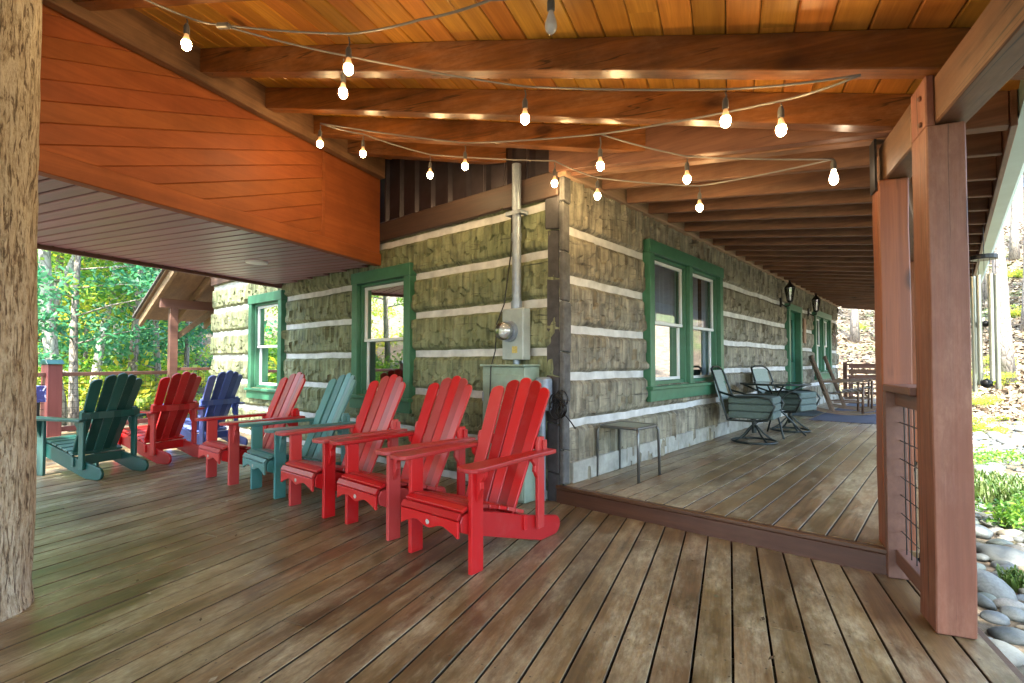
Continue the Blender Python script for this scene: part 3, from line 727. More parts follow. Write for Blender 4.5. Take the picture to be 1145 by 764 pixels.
# ------------------------------------------------------------------ wall lanterns, sign, star
def lantern(v, z, label):
    t = thing('wall_lantern', label, 'wall lantern', B2W(0.03, v, z), TH_B, 'black lanterns beside the door')
    MB().bb(0, 0.03, -0.05, 0.05, -0.16, 0.02).build('wall_bracket', M['black'], t, bevel=0.008)
    MB().tube([(0.02, 0, -0.1), (0.1, 0, -0.15), (0.17, 0, -0.13), (0.17, 0, -0.08)], 0.012, 8).build('arm', M['black'], t, smooth=True)
    mb = MB(); mb.lathe([(0.03, -0.08), (0.05, -0.06), (0.05, -0.045), (0.0001, -0.045)], (0.17, 0, 0), 8)
    mb.lathe([(0.1, 0.2), (0.085, 0.23), (0.03, 0.29), (0.015, 0.33), (0.02, 0.345), (0.0001, 0.36)], (0.17, 0, 0), 8)
    for k in range(8):
        a = k * math.pi / 4; mb.tube([(0.17 + 0.05 * math.cos(a), 0.05 * math.sin(a), -0.05), (0.17 + 0.088 * math.cos(a), 0.088 * math.sin(a), 0.21)], 0.006, 5)
    mb.build('cage', M['black'], t)
    MB().lathe([(0.044, -0.04), (0.078, 0.2)], (0.17, 0, 0), 8).build('glass_panel', M['glass'], t)
    MB().lathe([(0.012, -0.04), (0.012, 0.06), (0.02, 0.09), (0.016, 0.13), (0.0001, 0.15)], (0.17, 0, 0), 8).build('candle_bulb', M['dialwhite'], t, smooth=True)
lantern(7.25, 2.42, 'black wall lantern nearer the big double window, left of the door')
lantern(9.75, 2.42, 'farther black wall lantern between the green door and the far window')
t = thing('wall_plaque', 'narrow upright wooden plaque on the logs past the green door', 'plaque', B2W(0.03, 9.3, 1.62), TH_B)
MB().bb(0, 0.03, -0.1, 0.1, 0, 0.55).build('board', M['signwood'], t, bevel=0.006)
t = thing('wall_star', 'dark metal star hung on the logs near the far porch end', 'wall star', B2W(0.04, 13.1, 1.9), TH_B)
mb = MB(); vs = [(0.05, 0, 0)]
for k in range(10): a = math.pi / 2 + k * math.pi / 5; r = 0.3 if k % 2 == 0 else 0.12; vs.append((0.0, r * math.cos(a), r * math.sin(a)))
vs.append((-0.005, 0, 0))
mb.add(vs, [(0, 1 + k, 1 + (k + 1) % 10) for k in range(10)] + [(11, 1 + (k + 1) % 10, 1 + k) for k in range(10)]); mb.build('star', M['starmetal'], t)

# ------------------------------------------------------------------ porch roof (rafters, ceiling, header, posts)
roof = thing('porch_roof', 'timber porch roof with varnished board ceiling and open brown rafters', 'porch roof', (0, 0, 0), TH_A)
P_LEFT = -3.80; P_EAVE = 1.42
# ceiling boards over the lower deck, following the slope
mb = MB(); cw = 0.152; k0 = int(P_LEFT / cw) - 1; RH = 0.185
ang = math.atan(SL_A)
for i in range(k0, int(P_EAVE / cw) + 1):
    x0, x1 = i * cw + 0.002, (i + 1) * cw - 0.002
    tend = min(t_at_wall((x0 + x1) / 2, -0.01), 8.5)
    t = -4.2 - rng.uniform(0, 2)
    while t < tend:
        e = min(t + rng.choice([3.0, 3.66, 4.88]), tend)
        za, zb_ = zA(x0) + RH + 0.002, zA(x1) + RH + 0.002
        b1 = 0.007; zl = -SL_A * b1
        vs = [(x0, y, za + 0.006) for y in (t, e)] + [(x0 + b1, y, za + zl) for y in (t, e)] + [(x1 - b1, y, zb_ - zl) for y in (t, e)] + [(x1, y, zb_ + 0.006) for y in (t, e)] + \
             [(x0, y, za + 0.02) for y in (t, e)] + [(x1, y, zb_ + 0.02) for y in (t, e)]
        mb.add(vs, [(0, 1, 3, 2), (2, 3, 5, 4), (4, 5, 7, 6), (6, 7, 11, 10), (0, 8, 9, 1), (8, 10, 11, 9), (0, 2, 4, 6, 10, 8), (1, 9, 11, 7, 5, 3)]); t = e
mb.build('ceiling', M['ceiling'], roof)
# weather skin on top
mb = MB(); mb.prism([(P_LEFT - 0.1, zA(P_LEFT - 0.1) + 0.225), (P_EAVE, zA(P_EAVE) + 0.225), (P_EAVE, zA(P_EAVE) + 0.3), (P_LEFT - 0.1, zA(P_LEFT - 0.1) + 0.3)], -4.4, 3.6, 'y')
vs = []
for z in (0.228, 0.3):
    for p, t in ((P_LEFT - 0.1, 3.6), (P_EAVE, 3.6), (P_EAVE, t_at_wall(P_EAVE)), (P_LEFT - .1, t_at_wall(P_LEFT - .1))): vs.append((p, t, zA(p) + z))
mb.add(vs, [(0, 1, 2, 3), (7, 6, 5, 4), (0, 4, 5, 1), (1, 5, 6, 2), (2, 6, 7, 3), (3, 7, 4, 0)])
mb.build('roof_skin', M['shade'], roof)
# rafters across the lower deck
for t in (-3.3, -2.3, -1.3, -0.3, 0.7, 1.78, 2.60, 3.2, 3.76, 4.24):
    # each beam runs a touch off square; its right end stops at the house line v=0
    SK = 0.04
    w = 0.1 if t > 1.5 else 0.09
    p0 = P_LEFT + 0.085; p1 = P_EAVE - 0.04
    ends = []
    for dt in (0, w):
        pe = p1
        while t + (pe - p0) * SK + dt > t_at_wall(pe, -0.078) and pe > P_LEFT: pe -= 0.004
        ends.append(pe)
    if min(ends) - p0 < 0.3: continue
    mb = MB(); vs = []
    for dt, pe in zip((0, w), ends):
        for p, dz in ((p0, 0), (pe, 0), (pe, RH), (p0, RH)): vs.append((p, t + (p - p0) * SK + dt, zA(p) + dz))
    mb.add(vs, [(0, 1, 2, 3), (7, 6, 5, 4), (0, 4, 5, 1), (1, 5, 6, 2), (2, 6, 7, 3), (3, 7, 4, 0)])
    mb.build('rafter', M['rafter'], roof, bevel=0.006, rough=0.005)
# ledger against the orange wall
MB().bb(P_LEFT + 0.005, P_LEFT + 0.085, -4.2, t_at_wall(P_LEFT, -0.1), 3.36, 3.36 + 0.3).build('ledger', M['ledger'], roof, bevel=0.006, rough=0.005)
# header beams and posts
MB().bb(0.865, 1.0, -4.2, 2.90, 2.275, 2.49).build('header_beam', M['header'], roof, bevel=0.008, rough=0.005)
MB().bb(0.832, 0.966, 3.042, 3.66, 2.25, 2.48).build('header_beam', M['header'], roof, bevel=0.008, rough=0.005)
mb = MB(); mb.bb(0.828, 0.972, 2.832, 3.04, 0.002, 2.27); mb.bb(0.828, 0.862, 2.832, 3.04, 2.268, 2.5); mb.bb(0.828, 0.972, 2.905, 3.04, 2.268, 2.49)
for z in (2.3, 2.42): mb.tube([(0.829, 2.89, z), (0.815, 2.89, z)], 0.014, 8, mi=1)
mb.build('post', [M['post'], M['black']], roof, bevel=0.007, rough=0.005)
MB().bb(0.80, 0.944, 3.512, 3.655, 0.002, 2.248).build('post', M['post_orange'], roof, bevel=0.007, rough=0.005)
MB().bb(0.788, 0.80, 3.53, 3.64, 2.2, 2.5).build('post_bracket', M['black'], roof)
# eave fascia of the lower roof
MB().bb(P_EAVE, P_EAVE + 0.03, -4.3, 3.2, zA(P_EAVE) - 0.02, zA(P_EAVE) + 0.3).build('fascia', M['header'], roof, bevel=0.004)

# long porch side: separate frame, still the same roof
pr = bpy.data.objects.new('long_porch_frame', None)
rb = thing('walkway_roof', 'long sloping walkway roof of closely spaced dark brown rafters', 'porch roof', (*CORNER, 0), TH_B)
U_EAVE = 2.78
v = 0.06
vals = []
while v < WALL_R + 0.6: vals.append(v); v += 0.488
for v in vals:
    w = 0.05 if v > 0.3 else 0.09
    h0 = random.uniform(-0.008, 0.008)
    mb = MB(); mb.prism([(0.075, zB(0.075) + h0), (U_EAVE, zB(U_EAVE) + h0), (U_EAVE, zB(U_EAVE) + 0.19), (0.075, zB(0.075) + 0.19)], v - w / 2, v + w / 2, 'y')
    mb.build('rafter', M['rafter_dark'], rb, bevel=0.004)
mb = MB(); mb.prism([(-0.1, zB(-0.1) + 0.02), (2.5, zB(2.5) - 0.0), (2.5, zB(2.5) + 0.2), (-0.1, zB(-0.1) + 0.36)], -0.075, 0.005, 'y'); mb.build('hip_beam', M['header_x'], rb, bevel=0.006, rough=0.005)
mb = MB()
for k in range(19):
    u0 = 0.03 + k * 0.148; u1 = min(u0 + 0.144, U_EAVE + 0.03)
    if u1 <= u0: continue
    vs = []
    for z in (0.192, 0.215):
        for u, vv in ((u0, -0.02), (u1, -0.02), (u1, WALL_R + 0.7), (u0, WALL_R + 0.7)): vs.append((u, vv, zB(u) + z))
    mb.add(vs, [(0, 1, 2, 3), (7, 6, 5, 4), (0, 4, 5, 1), (1, 5, 6, 2), (2, 6, 7, 3), (3, 7, 4, 0)])
mb.build('ceiling', M['rafter_dark'], rb)
mb = MB(); vs = []
for z in (0.22, 0.3):
    for u, vv in ((-0.05, -0.02), (U_EAVE + .04, -0.02), (U_EAVE + .04, WALL_R + 0.75), (-0.05, WALL_R + 0.75)): vs.append((u, vv, zB(u) + z))
mb.add(vs, [(0, 1, 2, 3), (7, 6, 5, 4), (0, 4, 5, 1), (1, 5, 6, 2), (2, 6, 7, 3), (3, 7, 4, 0)]); mb.build('roof_skin', M['shade'], rb)
MB().bb(2.2, 2.34, 0.25, WALL_R + 0.6, 2.27, 2.485).build('header_beam', M['header'], rb, bevel=0.008)
for v in (3.3, 6.6, 9.9, 13.6): MB().bb(2.2, 2.34, v - 0.07, v + 0.07, 0.152, 2.268).build('post', M['post_orange'], rb, bevel=0.006)
mb = MB(); mb.bb(U_EAVE + 0.002, U_EAVE + 0.03, 0.0, WALL_R + 0.7, zB(U_EAVE) - 0.02, zB(U_EAVE) + 0.22); mb.build('fascia', M['header'], rb, bevel=0.003)
g0 = U_EAVE + 0.034; gz = zB(U_EAVE)
mb = MB(); poly = [(g0, gz + 0.19), (g0, gz + 0.02), (g0 + 0.08, gz + 0.02), (g0 + 0.12, gz + 0.1), (g0 + 0.13, gz + 0.19), (g0 + 0.124, gz + 0.19), (g0 + 0.114, gz + 0.1), (g0 + 0.076, gz + 0.026), (g0 + 0.006, gz + 0.026), (g0 + 0.006, gz + 0.19)]
mb.prism(poly, -0.9, WALL_R + 0.7, 'y'); mb.build('gutter', M['gutter'], rb)

# ------------------------------------------------------------------ overhanging room on the left
room = thing('overhanging_room', 'orange sided upper room overhanging the deck with a purplish board soffit', 'room', (0, 0, 0), TH_A)
P_FAR = -6.30; SZ = 2.36
tw = lambda p: t_at_wall(p, -0.055)
tA, tB = -4.0, tw(-3.82)
MB().prism([(-3.9, SZ + 0.1), (-3.9, 4.4), (P_FAR + 0.04, 4.4), (P_FAR + 0.04, SZ + 0.1)], tA, tw(-3.95) - 0.02, 'y').build('core', M['orange_wall'], room)
# slanted siding boards clipped to the wall panel: boards rise away from the camera
mb = MB(); tanS = math.tan(R(20.0)); bh = 0.135; PAN_T1 = tB - 0.93
for k in range(-40, 40):
    c0 = SZ + k * bh
    def zl(t, c=c0): return c + (t - 2.0) * tanS
    zlo, zhi = SZ + 0.13, 4.2
    poly = [(tA, zl(tA)), (PAN_T1, zl(PAN_T1)), (PAN_T1, zl(PAN_T1) + bh), (tA, zl(tA) + bh)]
    def clip(poly, val, keep_above):
        out = []
        for i in range(len(poly)):
            a, b = poly[i], poly[(i + 1) % len(poly)]
            ia = (a[1] >= val) == keep_above; ib = (b[1] >= val) == keep_above
            if ia: out.append(a)
            if ia != ib:
                f = (val - a[1]) / (b[1] - a[1]); out.append((a[0] + f * (b[0] - a[0]), val))
        return out
    poly = clip(poly, zlo, True)
    if len(poly) >= 3: poly = clip(poly, zhi, False)
    if len(poly) < 3: continue
    n = len(poly); cy = sum(q[0] for q in poly) / n; cz = sum(q[1] for q in poly) / n
    # bevelled board: inner face proud, groove at the edges
    outer = [(-3.834, q[0], q[1]) for q in poly]; 
    inner = []
    for q in poly:
        dz = 0.006
        inner.append((-3.826, q[0], q[1] + (dz if q[1] < cz + (q[0] - cy) * tanS else -dz)))
    back = [(-3.86, q[0], q[1]) for q in poly]
    mb.add(inner + outer + back, [tuple(range(n))] + [(i, (i + 1) % n, n + (i + 1) % n, n + i) for i in range(n)] + [(n + i, n + (i + 1) % n, 2 * n + (i + 1) % n, 2 * n + i) for i in range(n)])
mb.build('siding', M['orange_wall'], room)
MB().bb(-3.86, -3.83, PAN_T1 + 0.02, tB, SZ + 0.13, 4.2).build('end_panel', M['orange_wall'], room)
MB().bb(-3.86, -3.818, PAN_T1 - 0.02, PAN_T1 + 0.022, SZ + 0.131, 3.37).build('trim_batten', M['orange_wall'], room, bevel=0.004)
MB().bb(-3.90, -3.806, tA, tB, SZ - 0.012, SZ + 0.128).build('skirt_trim', M['orange_wall'], room, bevel=0.006)
mb = MB(); t = tA; sw = 0.135
while t < tw(P_FAR):
    t1 = t + sw - 0.016
    # boards run across (p axis); trim near end against the log wall
    pl = -3.905
    e0 = P_FAR + 0.05
    while t1 > tw(pl) and pl > e0 + 0.05: pl -= 0.02
    if pl - e0 > 0.1:
        z0 = SZ; vs = []
        mb.prism([(t + 0.007, z0), (t1 - 0.007, z0), (t1, z0 + 0.006), (t1, z0 + 0.02), (t, z0 + 0.02), (t, z0 + 0.006)], e0, pl, 'x')
    t += sw
mb.build('soffit', M['soffit'], room)
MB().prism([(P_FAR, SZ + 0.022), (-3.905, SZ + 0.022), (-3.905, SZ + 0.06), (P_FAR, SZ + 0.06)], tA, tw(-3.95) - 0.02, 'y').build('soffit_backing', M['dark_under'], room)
MB().bb(P_FAR, P_FAR + 0.045, tA, tw(P_FAR) + 0.0, SZ - 0.04, SZ + 0.2).build('edge_trim', M['rail'], room, bevel=0.004)
MB().bb(P_FAR, P_FAR + 0.03, tA, tw(P_FAR), SZ + 0.2, 4.4).build('back_siding', M['orange_wall'], room)
lp = on_z(287, 293, SZ); lpA = W2A(lp.x, lp.y)
o = MB().lathe([(0.115, -0.012), (0.12, 0.0), (0.12, 0.004)], (lpA[0], lpA[1], SZ - 0.004), 28).build('recessed_light', M['white_trim'], room, smooth=True, auto=0.5)

# ------------------------------------------------------------------ bark-covered trunk post
t = thing('tree_trunk_post', 'thick bark covered log post at the left edge of the deck', 'log post', (-2.62, 2.44, 0))
mb = MB(); n = 72; K = 150; vs = []
for k in range(K + 1):
    z = 3.32 * k / K
    for j in range(n):
        a = 2 * math.pi * j / n
        q = Vector((math.cos(a) * 2.2, math.sin(a) * 2.2, z * 0.8))
        q2 = Vector((math.cos(a) * 7, math.sin(a) * 7, z * 2.2)); q3 = Vector((math.cos(a) * 14, math.sin(a) * 14, z * 6))
        rr = 0.252 - 0.006 * z + 0.012 * mnoise.noise(q) + 0.014 * abs(mnoise.noise(q2)) + 0.007 * mnoise.noise(q3)
        if z < 0.12: rr += 0.012 * (1 - z / 0.12)
        vs.append((rr * math.cos(a), rr * math.sin(a), z))
fs = [(k * n + j, k * n + (j + 1) % n, (k + 1) * n + (j + 1) % n, (k + 1) * n + j) for k in range(K) for j in range(n)]
mb.add(vs, fs); mb.build('trunk', M['bark'], t, smooth=True)

# ------------------------------------------------------------------ railings
def mesh_panel(parent, a, b, z0, z1, gap=0.1, r=0.0022):
    a, b = Vector(a), Vector(b); L = (b - a).length; d = (b - a) / L; mb = MB(); n = int(L / gap)
    for k in range(1, n + 1):
        q = a + d * (k * L / (n + 1)); mb.tube([(q.x, q.y, z0), (q.x, q.y, z1)], r, 4, False)
    k = z0 + gap
    while k < z1 - 0.03: mb.tube([(a.x, a.y, k), (b.x, b.y, k)], r, 4, False); k += gap
    return mb.build('wire_mesh', M['wire_mesh'], parent)
rl = thing('deck_railing', 'short wire mesh railing between the two big reddish posts', 'railing', (0, 0, 0), TH_A)
MB().bb(0.80, 0.96, 3.045, 3.505, 1.035, 1.075).build('cap_rail', M['rail'], rl, bevel=0.006)
MB().bb(0.845, 0.885, 3.045, 3.455, 0.96, 1.033).build('top_rail', M['rail'], rl, bevel=0.004)
MB().bb(0.835, 0.895, 3.045, 3.455, 0.085, 0.165).build('bottom_rail', M['rail'], rl, bevel=0.004)
MB().bb(0.80, 0.90, 3.457, 3.508, 0.002, 1.034).build('baluster_post', M['rail'], rl, bevel=0.004)
mesh_panel(rl, (0.865, 3.05, 0), (0.865, 3.455, 0), 0.165, 0.96, 0.1, 0.003)
# far left railing
PR = -10.1
rl = thing('deck_railing', 'long wire mesh railing at the far left deck edge facing the woods', 'railing', (0, 0, 0), TH_A)
for t0 in (4.68, 2.6, 0.4, -1.8):
    p_ = MB().bb(PR - 0.1, PR + 0.1, t0 - 0.1, t0 + 0.1, -0.3, 1.16).build('post', M['rail_red'], rl, bevel=0.006)
    MB().prism([(PR - 0.125, 1.162), (PR + 0.125, 1.162), (PR + 0.06, 1.24), (PR - 0.06, 1.24)], t0 - 0.12, t0 + 0.12, 'y').build('post_cap', M['dkgreen'], p_, bevel=0.01)
MB().bb(PR - 0.045, PR + 0.045, -1.8, 4.575, 0.965, 1.03).build('top_rail', M['rail'], rl, bevel=0.005)
MB().bb(PR - 0.045, PR + 0.045, 4.785, 6.5, 0.965, 1.03).build('top_rail', M['rail'], rl, bevel=0.005)
MB().bb(PR - 0.03, PR + 0.03, 4.785, 6.5, 0.06, 0.14).build('bottom_rail', M['rail_red'], rl, bevel=0.005)
MB().bb(PR - 0.03, PR + 0.03, -1.8, 4.575, 0.06, 0.14).build('bottom_rail', M['rail_red'], rl, bevel=0.005)
mesh_panel(rl, (PR, 4.78, 0), (PR, 6.5, 0), 0.14, 0.965, 0.1, 0.003)
mesh_panel(rl, (PR, -1.8, 0), (PR, 4.58, 0), 0.14, 0.965, 0.1, 0.003)
# ------------------------------------------------------------------ lean-to at the far end of the left wall
pB = W2B(*A2W(PR, 6.62).xy)
lt = thing('lean_to_porch', 'small lean-to porch roof with pale rafters at the far cabin end', 'porch', (*CORNER, 0), TH_B)
ue, ur, ze, zr = pB[0] - 1.25, -WALL_L - 0.02, 1.95, 2.82
sl = (zr - ze) / (ur - ue)
for v in (-0.62, 0.0, 0.6, 1.2, 1.8, 2.4):
    h = 0.17 if v < -0.5 else 0.14
    MB().prism([(ue, ze), (ur, zr), (ur, zr + h), (ue, ze + h)], v - 0.03, v + 0.03, 'y').build('rafter', M['raw_wood'], lt, bevel=0.004)
MB().prism([(ue - 0.06, ze + 0.155), (ur, zr + 0.175), (ur, zr + 0.21), (ue - 0.06, ze + 0.19)], -0.70, 4.0, 'y').build('roof_deck', M['raw_wood'], lt)
MB().prism([(ue - 0.1, ze + 0.18), (ur, zr + 0.213), (ur, zr + 0.24), (ue - 0.1, ze + 0.215)], -0.74, 4.0, 'y').build('shingles', M['shade'], lt)
bz = ze + sl * (pB[0] - ue)
MB().bb(pB[0] - 0.06, pB[0] + 0.06, -0.6, 3.5, bz - 0.18, bz - 0.003).build('eave_beam', M['rail'], lt, bevel=0.004)
MB().bb(ur - 0.03, ur + 0.03, -0.66, 0.06, zr + 0.03, zr + 0.18).build('ridge_fascia', M['dark_log'], lt)
MB().bb(pB[0] - 0.07, pB[0] + 0.07, pB[1] - 0.07, pB[1] + 0.07, -0.3, bz - 0.18).build('post', M['rail'], lt, bevel=0.005)
MB().beam((pB[0], pB[1] + 0.05, bz - 0.75), (pB[0], pB[1] + 0.75, bz - 0.15), 0.06, 0.1).build('brace', M['raw_wood'], lt, bevel=0.004)
MB().bb(pB[0] - 0.04, pB[0] + 0.04, pB[1] + 0.07, 3.4, 1.03, 1.09).build('handrail', M['rail'], lt, bevel=0.004)
mesh_panel(lt, (pB[0], pB[1] + 0.07, 0), (pB[0], 3.4, 0), 0.1, 1.03, 0.1, 0.003)

# far end railing of the walkway
rl = thing('deck_railing', 'brown rail closing the far end of the long porch walkway', 'railing', (*CORNER, 0), TH_B)
vv = PORCH_L - 0.1
MB().bb(0.15, 2.28, vv - 0.05, vv + 0.05, 1.1, 1.15).build('top_rail', M['rail'], rl, bevel=0.005)
MB().bb(0.15, 2.28, vv - 0.03, vv + 0.03, 0.25, 0.33).build('bottom_rail', M['rail'], rl, bevel=0.005)
for u in (0.1, 2.27): MB().bb(u - 0.05, u + 0.05, vv - 0.05, vv + 0.05, 0.152, 1.2).build('post', M['rail'], rl, bevel=0.005)
mesh_panel(rl, (0.15, vv, 0), (2.22, vv, 0), 0.33, 1.1, 0.12, 0.0035)

# ------------------------------------------------------------------ adirondack chairs
def rounded(poly_fn, n=8): return [poly_fn(k / n) for k in range(n + 1)]
def make_chair(label, mat):
    c = thing('adirondack_chair', label, 'adirondack chair', group='adirondack chairs on the deck')
    # side view polygons in (y,z); front = +y; front legs at y 0
    for s in (-1, 1):
        x = s * 0.262
        # stringer
        rear = [(-0.80 + 0.065 * math.cos(a), 0.066 + 0.065 * math.sin(a)) for a in np.linspace(-math.pi / 2, math.pi / 2 - 0.3, 7)]
        rear = [(-0.82 - 0.065 * math.sin(a), 0.066 - 0.065 * math.cos(a)) for a in np.linspace(0, math.pi - 0.35, 8)]
        poly = [(0.085, 0.335), (0.105, 0.30), (0.10, 0.245), (0.03, 0.215), (-0.45, 0.065), (-0.66, 0.001)] + rear + [(-0.5, 0.205), (-0.2, 0.295), (0.0, 0.345)]
        MB().prism(poly, x - s * 0.047, x - s * 0.017, 'x').build('side_rail', mat, c, bevel=0.004)
        MB().bb(x - 0.016, x + 0.016, -0.05, 0.048, 0.0, 0.588).build('leg', mat, c, bevel=0.004)
        # rear upright
        MB().prism([(-0.655, 0.10), (-0.585, 0.10), (-0.585, 0.66), (-0.60, 0.70), (-0.655, 0.70)], x - 0.014, x + 0.014, 'x').build('rear_upright', mat, c, bevel=0.004)
        # arm: paddle
        top = []
        L = [(-0.70, 0.045), (-0.66, 0.055), (-0.45, 0.052), (-0.25, 0.062), (-0.08, 0.078), (0.06, 0.084), (0.105, 0.078), (0.135, 0.055), (0.143, 0.02)]
        xo = x + s * 0.035
        outer = [(xo + s * w, y) for y, w in L]; inner = [(xo - s * w * (0.9 if y > -0.5 else 0.9), y) for y, w in reversed(L)]
        MB().prism(outer + inner, 0.59, 0.617, 'z').build('arm', mat, c, bevel=0.006, seg=2)
        # arm bracket below the arm outside the leg
        br = [(-0.055 + 0.0, 0.588), (-0.052, 0.40)] + [(-0.052 - 0.05 * math.sin(a) * (1 - 0.25 * math.sin(2 * a)), 0.40 + 0.188 * (a / math.pi * 1.0)) for a in np.linspace(0.15, math.pi * 0.98, 9)][::1]
        brk = [(x + s * 0.017, 0.588), (x + s * 0.085, 0.588), (x + s * 0.078, 0.55), (x + s * 0.05, 0.52), (x + s * 0.052, 0.48), (x + s * 0.03, 0.43), (x + s * 0.017, 0.40)]
        MB().prism(brk, -0.016, 0.016, 'y').build('arm_bracket', mat, c, bevel=0.003)
        br2 = [(-0.585, 0.588), (-0.52, 0.588), (-0.525, 0.55), (-0.555, 0.52), (-0.55, 0.48), (-0.585, 0.43)]
        MB().prism(br2, x - 0.013, x + 0.013, 'x').build('arm_bracket', mat, c, bevel=0.003)
    # seat slats
    mb = MB()
    path = [(-0.47, 0.222), (-0.385, 0.252), (-0.30, 0.281), (-0.215, 0.307), (-0.13, 0.331), (-0.045, 0.351), (0.04, 0.362)]
    for k in range(6):
        (y0, z0), (y1, z1) = path[k], path[k + 1]; d = Vector((0, y1 - y0, z1 - z0)).normalized(); g = 0.006
        a = Vector((0, y0, z0)) + d * g; b = Vector((0, y1, z1)) - d * g
        mb.beam(a + Vector((0, 0, 0.012)), b + Vector((0, 0, 0.012)), 0.50 if k < 5 else 0.488, 0.022, up=(0, 0, 1))
    mb.beam((0, 0.05, 0.374), (0, 0.093, 0.356), 0.492, 0.022); mb.beam((0, 0.104, 0.35), (0, 0.127, 0.316), 0.494, 0.02)
    # scalloped apron
    n = 32; pts = []
    for k in range(n + 1):
        u = -0.247 + 0.494 * k / n; w = abs(u) / 0.247
        z = 0.248 + 0.014 * math.cos(w * math.pi * 2.2 + math.pi) + (0.0 if w < 0.85 else -0.022 * (w - 0.85) / 0.15)
        pts.append((u, z))
    poly = [(-0.247, 0.311), *pts, (0.247, 0.311)]
    mb.prism(poly, 0.112, 0.131, 'y')
    seat = mb.build('seat', mat, c, bevel=0.0035)
    bd = MB(); bd.tube([(0, 0.1315, 0.268), (0, 0.134, 0.268)], 0.015, 14); bd.build('badge', M['badge'], seat)
    # fan back: five slats with round tops, slightly cupped
    mb = MB(); lean = Vector((0, -0.385, 0.86)).normalized(); base = Vector((0, -0.435, 0.215)); nrm = Vector((0, lean.z, -lean.y))
    tops = [0.865, 0.925, 0.95, 0.925, 0.865]
    for k in range(5):
        kk = k - 2; xb = kk * 0.088; xt = kk * 0.107; L = tops[k]; wb, wt = 0.0405, 0.050
        cup = 0.016 * kk * kk * 0.55
        ol = []
        n = 8
        for a in range(n + 1):
            th = math.pi * a / n; ol.append((xt + wt * math.cos(th), L - 0.045 - 0.012 * (abs(kk) and math.copysign(1, kk) * math.cos(th)) + 0.045 * math.sin(th) ** 0.75))
        pl = [(xb - wb, 0.0), (xb + wb, 0.0)] + ol
        tw_ = kk * 0.09
        front = []; back = []
        for (x, l) in pl:
            xc = xb + (xt - xb) * l / L
            off = cup - (x - xc) * -tw_
            q = base + lean * l + Vector((x, 0, 0)) + nrm * off
            front.append(q + nrm * 0.011); back.append(q - nrm * 0.011)
        m = len(pl)
        mb.add(front + back, [tuple(range(m)), tuple(reversed(range(m, 2 * m)))] + [(i, m + i, m + (i + 1) % m, (i + 1) % m) for i in range(m)])
    mb.build('backrest', mat, c, bevel=0.004)
    # back supports: curved bar at arm height, lower bar
    mb = MB(); pts = []
    q = base + lean * 0.47
    for k in range(9):
        u = -0.29 + 0.58 * k / 8; pts.append((u, q.y - 0.045 + 0.03 * (u / 0.29) ** 2, q.z + 0.0))
    for k in range(8): mb.beam(pts[k], pts[k + 1], 0.034, 0.07)
    mb.build('back_support', mat, c)
    MB().bb(-0.26, 0.26, -0.49, -0.455, 0.12, 0.215).build('lower_support', mat, c, bevel=0.003)
    return c
def face(c, fx, fy): return math.atan2(-fx, fy)      # rotation so that local +y points to (fx,fy)
rzF = math.atan2(-(-vb.x), (-vb.y)) if False else math.atan2(vb.x, -vb.y)
# row of five: facing out from the left wall (-v)
row = [(-0.41, 3.10), (-1.0, 3.655), (-1.62, 4.14), (-2.24, 4.70), (-2.93, 5.18)]
chair_red = make_chair('bright red adirondack chair nearest the camera, before the electrical cabinet', M['red'])
fz = face(None, -vb.x, -vb.y)
chair_red.location = (*row[0], 0.002); chair_red.rotation_euler = (0, 0, fz + R(1.5))
dup(chair_red, (*row[1], 0.002), fz - R(1), 'second red adirondack chair from the corner, right of the near green window')
dup(chair_red, (*row[2], 0.002), fz + R(1), 'red adirondack chair between the teal chair and the near window')
ch = make_chair('teal blue adirondack chair set between two red ones along the wall', M['teal']); ch.location = (*row[3], 0.002); ch.rotation_euler = (0, 0, fz - R(2))
dup(chair_red, (*row[4], 0.002), fz + R(2), 'farthest red adirondack chair of the wall row, left of the teal one')
fl = face(None, -0.95, 0.31)
def by_rear(x, y, f):                     # place a chair by the middle of its rear floor edge
    d = Vector((-math.sin(f), math.cos(f))); return (x + d.x * 0.86, y + d.y * 0.86, 0.002)
ch = make_chair('dark green adirondack chair seen from behind next to the log post', M['dkgreen']); ch.rotation_euler = (0, 0, fl); ch.location = by_rear(-4.08, 5.40, fl)
fl2 = fl - R(2); dup(chair_red, by_rear(-3.92, 6.2, fl2), fl2, 'red adirondack chair facing the woods between green and blue chairs')
ch = make_chair('blue adirondack chair facing the woods beside the far log wall', M['blue']); fl3 = fl - R(4); ch.rotation_euler = (0, 0, fl3); ch.location = by_rear(-3.86, 7.05, fl3)

# ------------------------------------------------------------------ cloth topped side table at far left
q = on_z(42, 505, 0)
t = thing('picnic_table', 'small dark table under a blue printed cloth behind the log post', 'table', (-7.32, 7.45, 0.002), TH_A)
MB().bb(-0.2, 0.2, -0.3, 0.3, 0.80, 0.83).build('tabletop', M['black'], t, bevel=0.004)
cl = MB().bb(-0.22, 0.22, -0.32, 0.32, 0.834, 0.84)
for s in (-1, 1): cl.bb(-0.22, 0.22, s * 0.325 - 0.004, s * 0.325 + 0.004, 0.6, 0.839)
cl.bb(0.217, 0.225, -0.32, 0.32, 0.6, 0.8385)
for sx in (-1, 1):
    for sy in (-1, 1): MB().bb(sx * 0.17 - 0.02, sx * 0.17 + 0.02, sy * 0.25 - 0.02, sy * 0.25 + 0.02, 0.0, 0.80).build('leg', M['black'], t, bevel=0.004)
clo = cl.build('printed_cloth', M['printed']); clo.location = t.location; clo.rotation_euler = (0, 0, TH_A)
tag(clo, 'blue and white printed cloth hanging over the dark table edge', 'tablecloth')

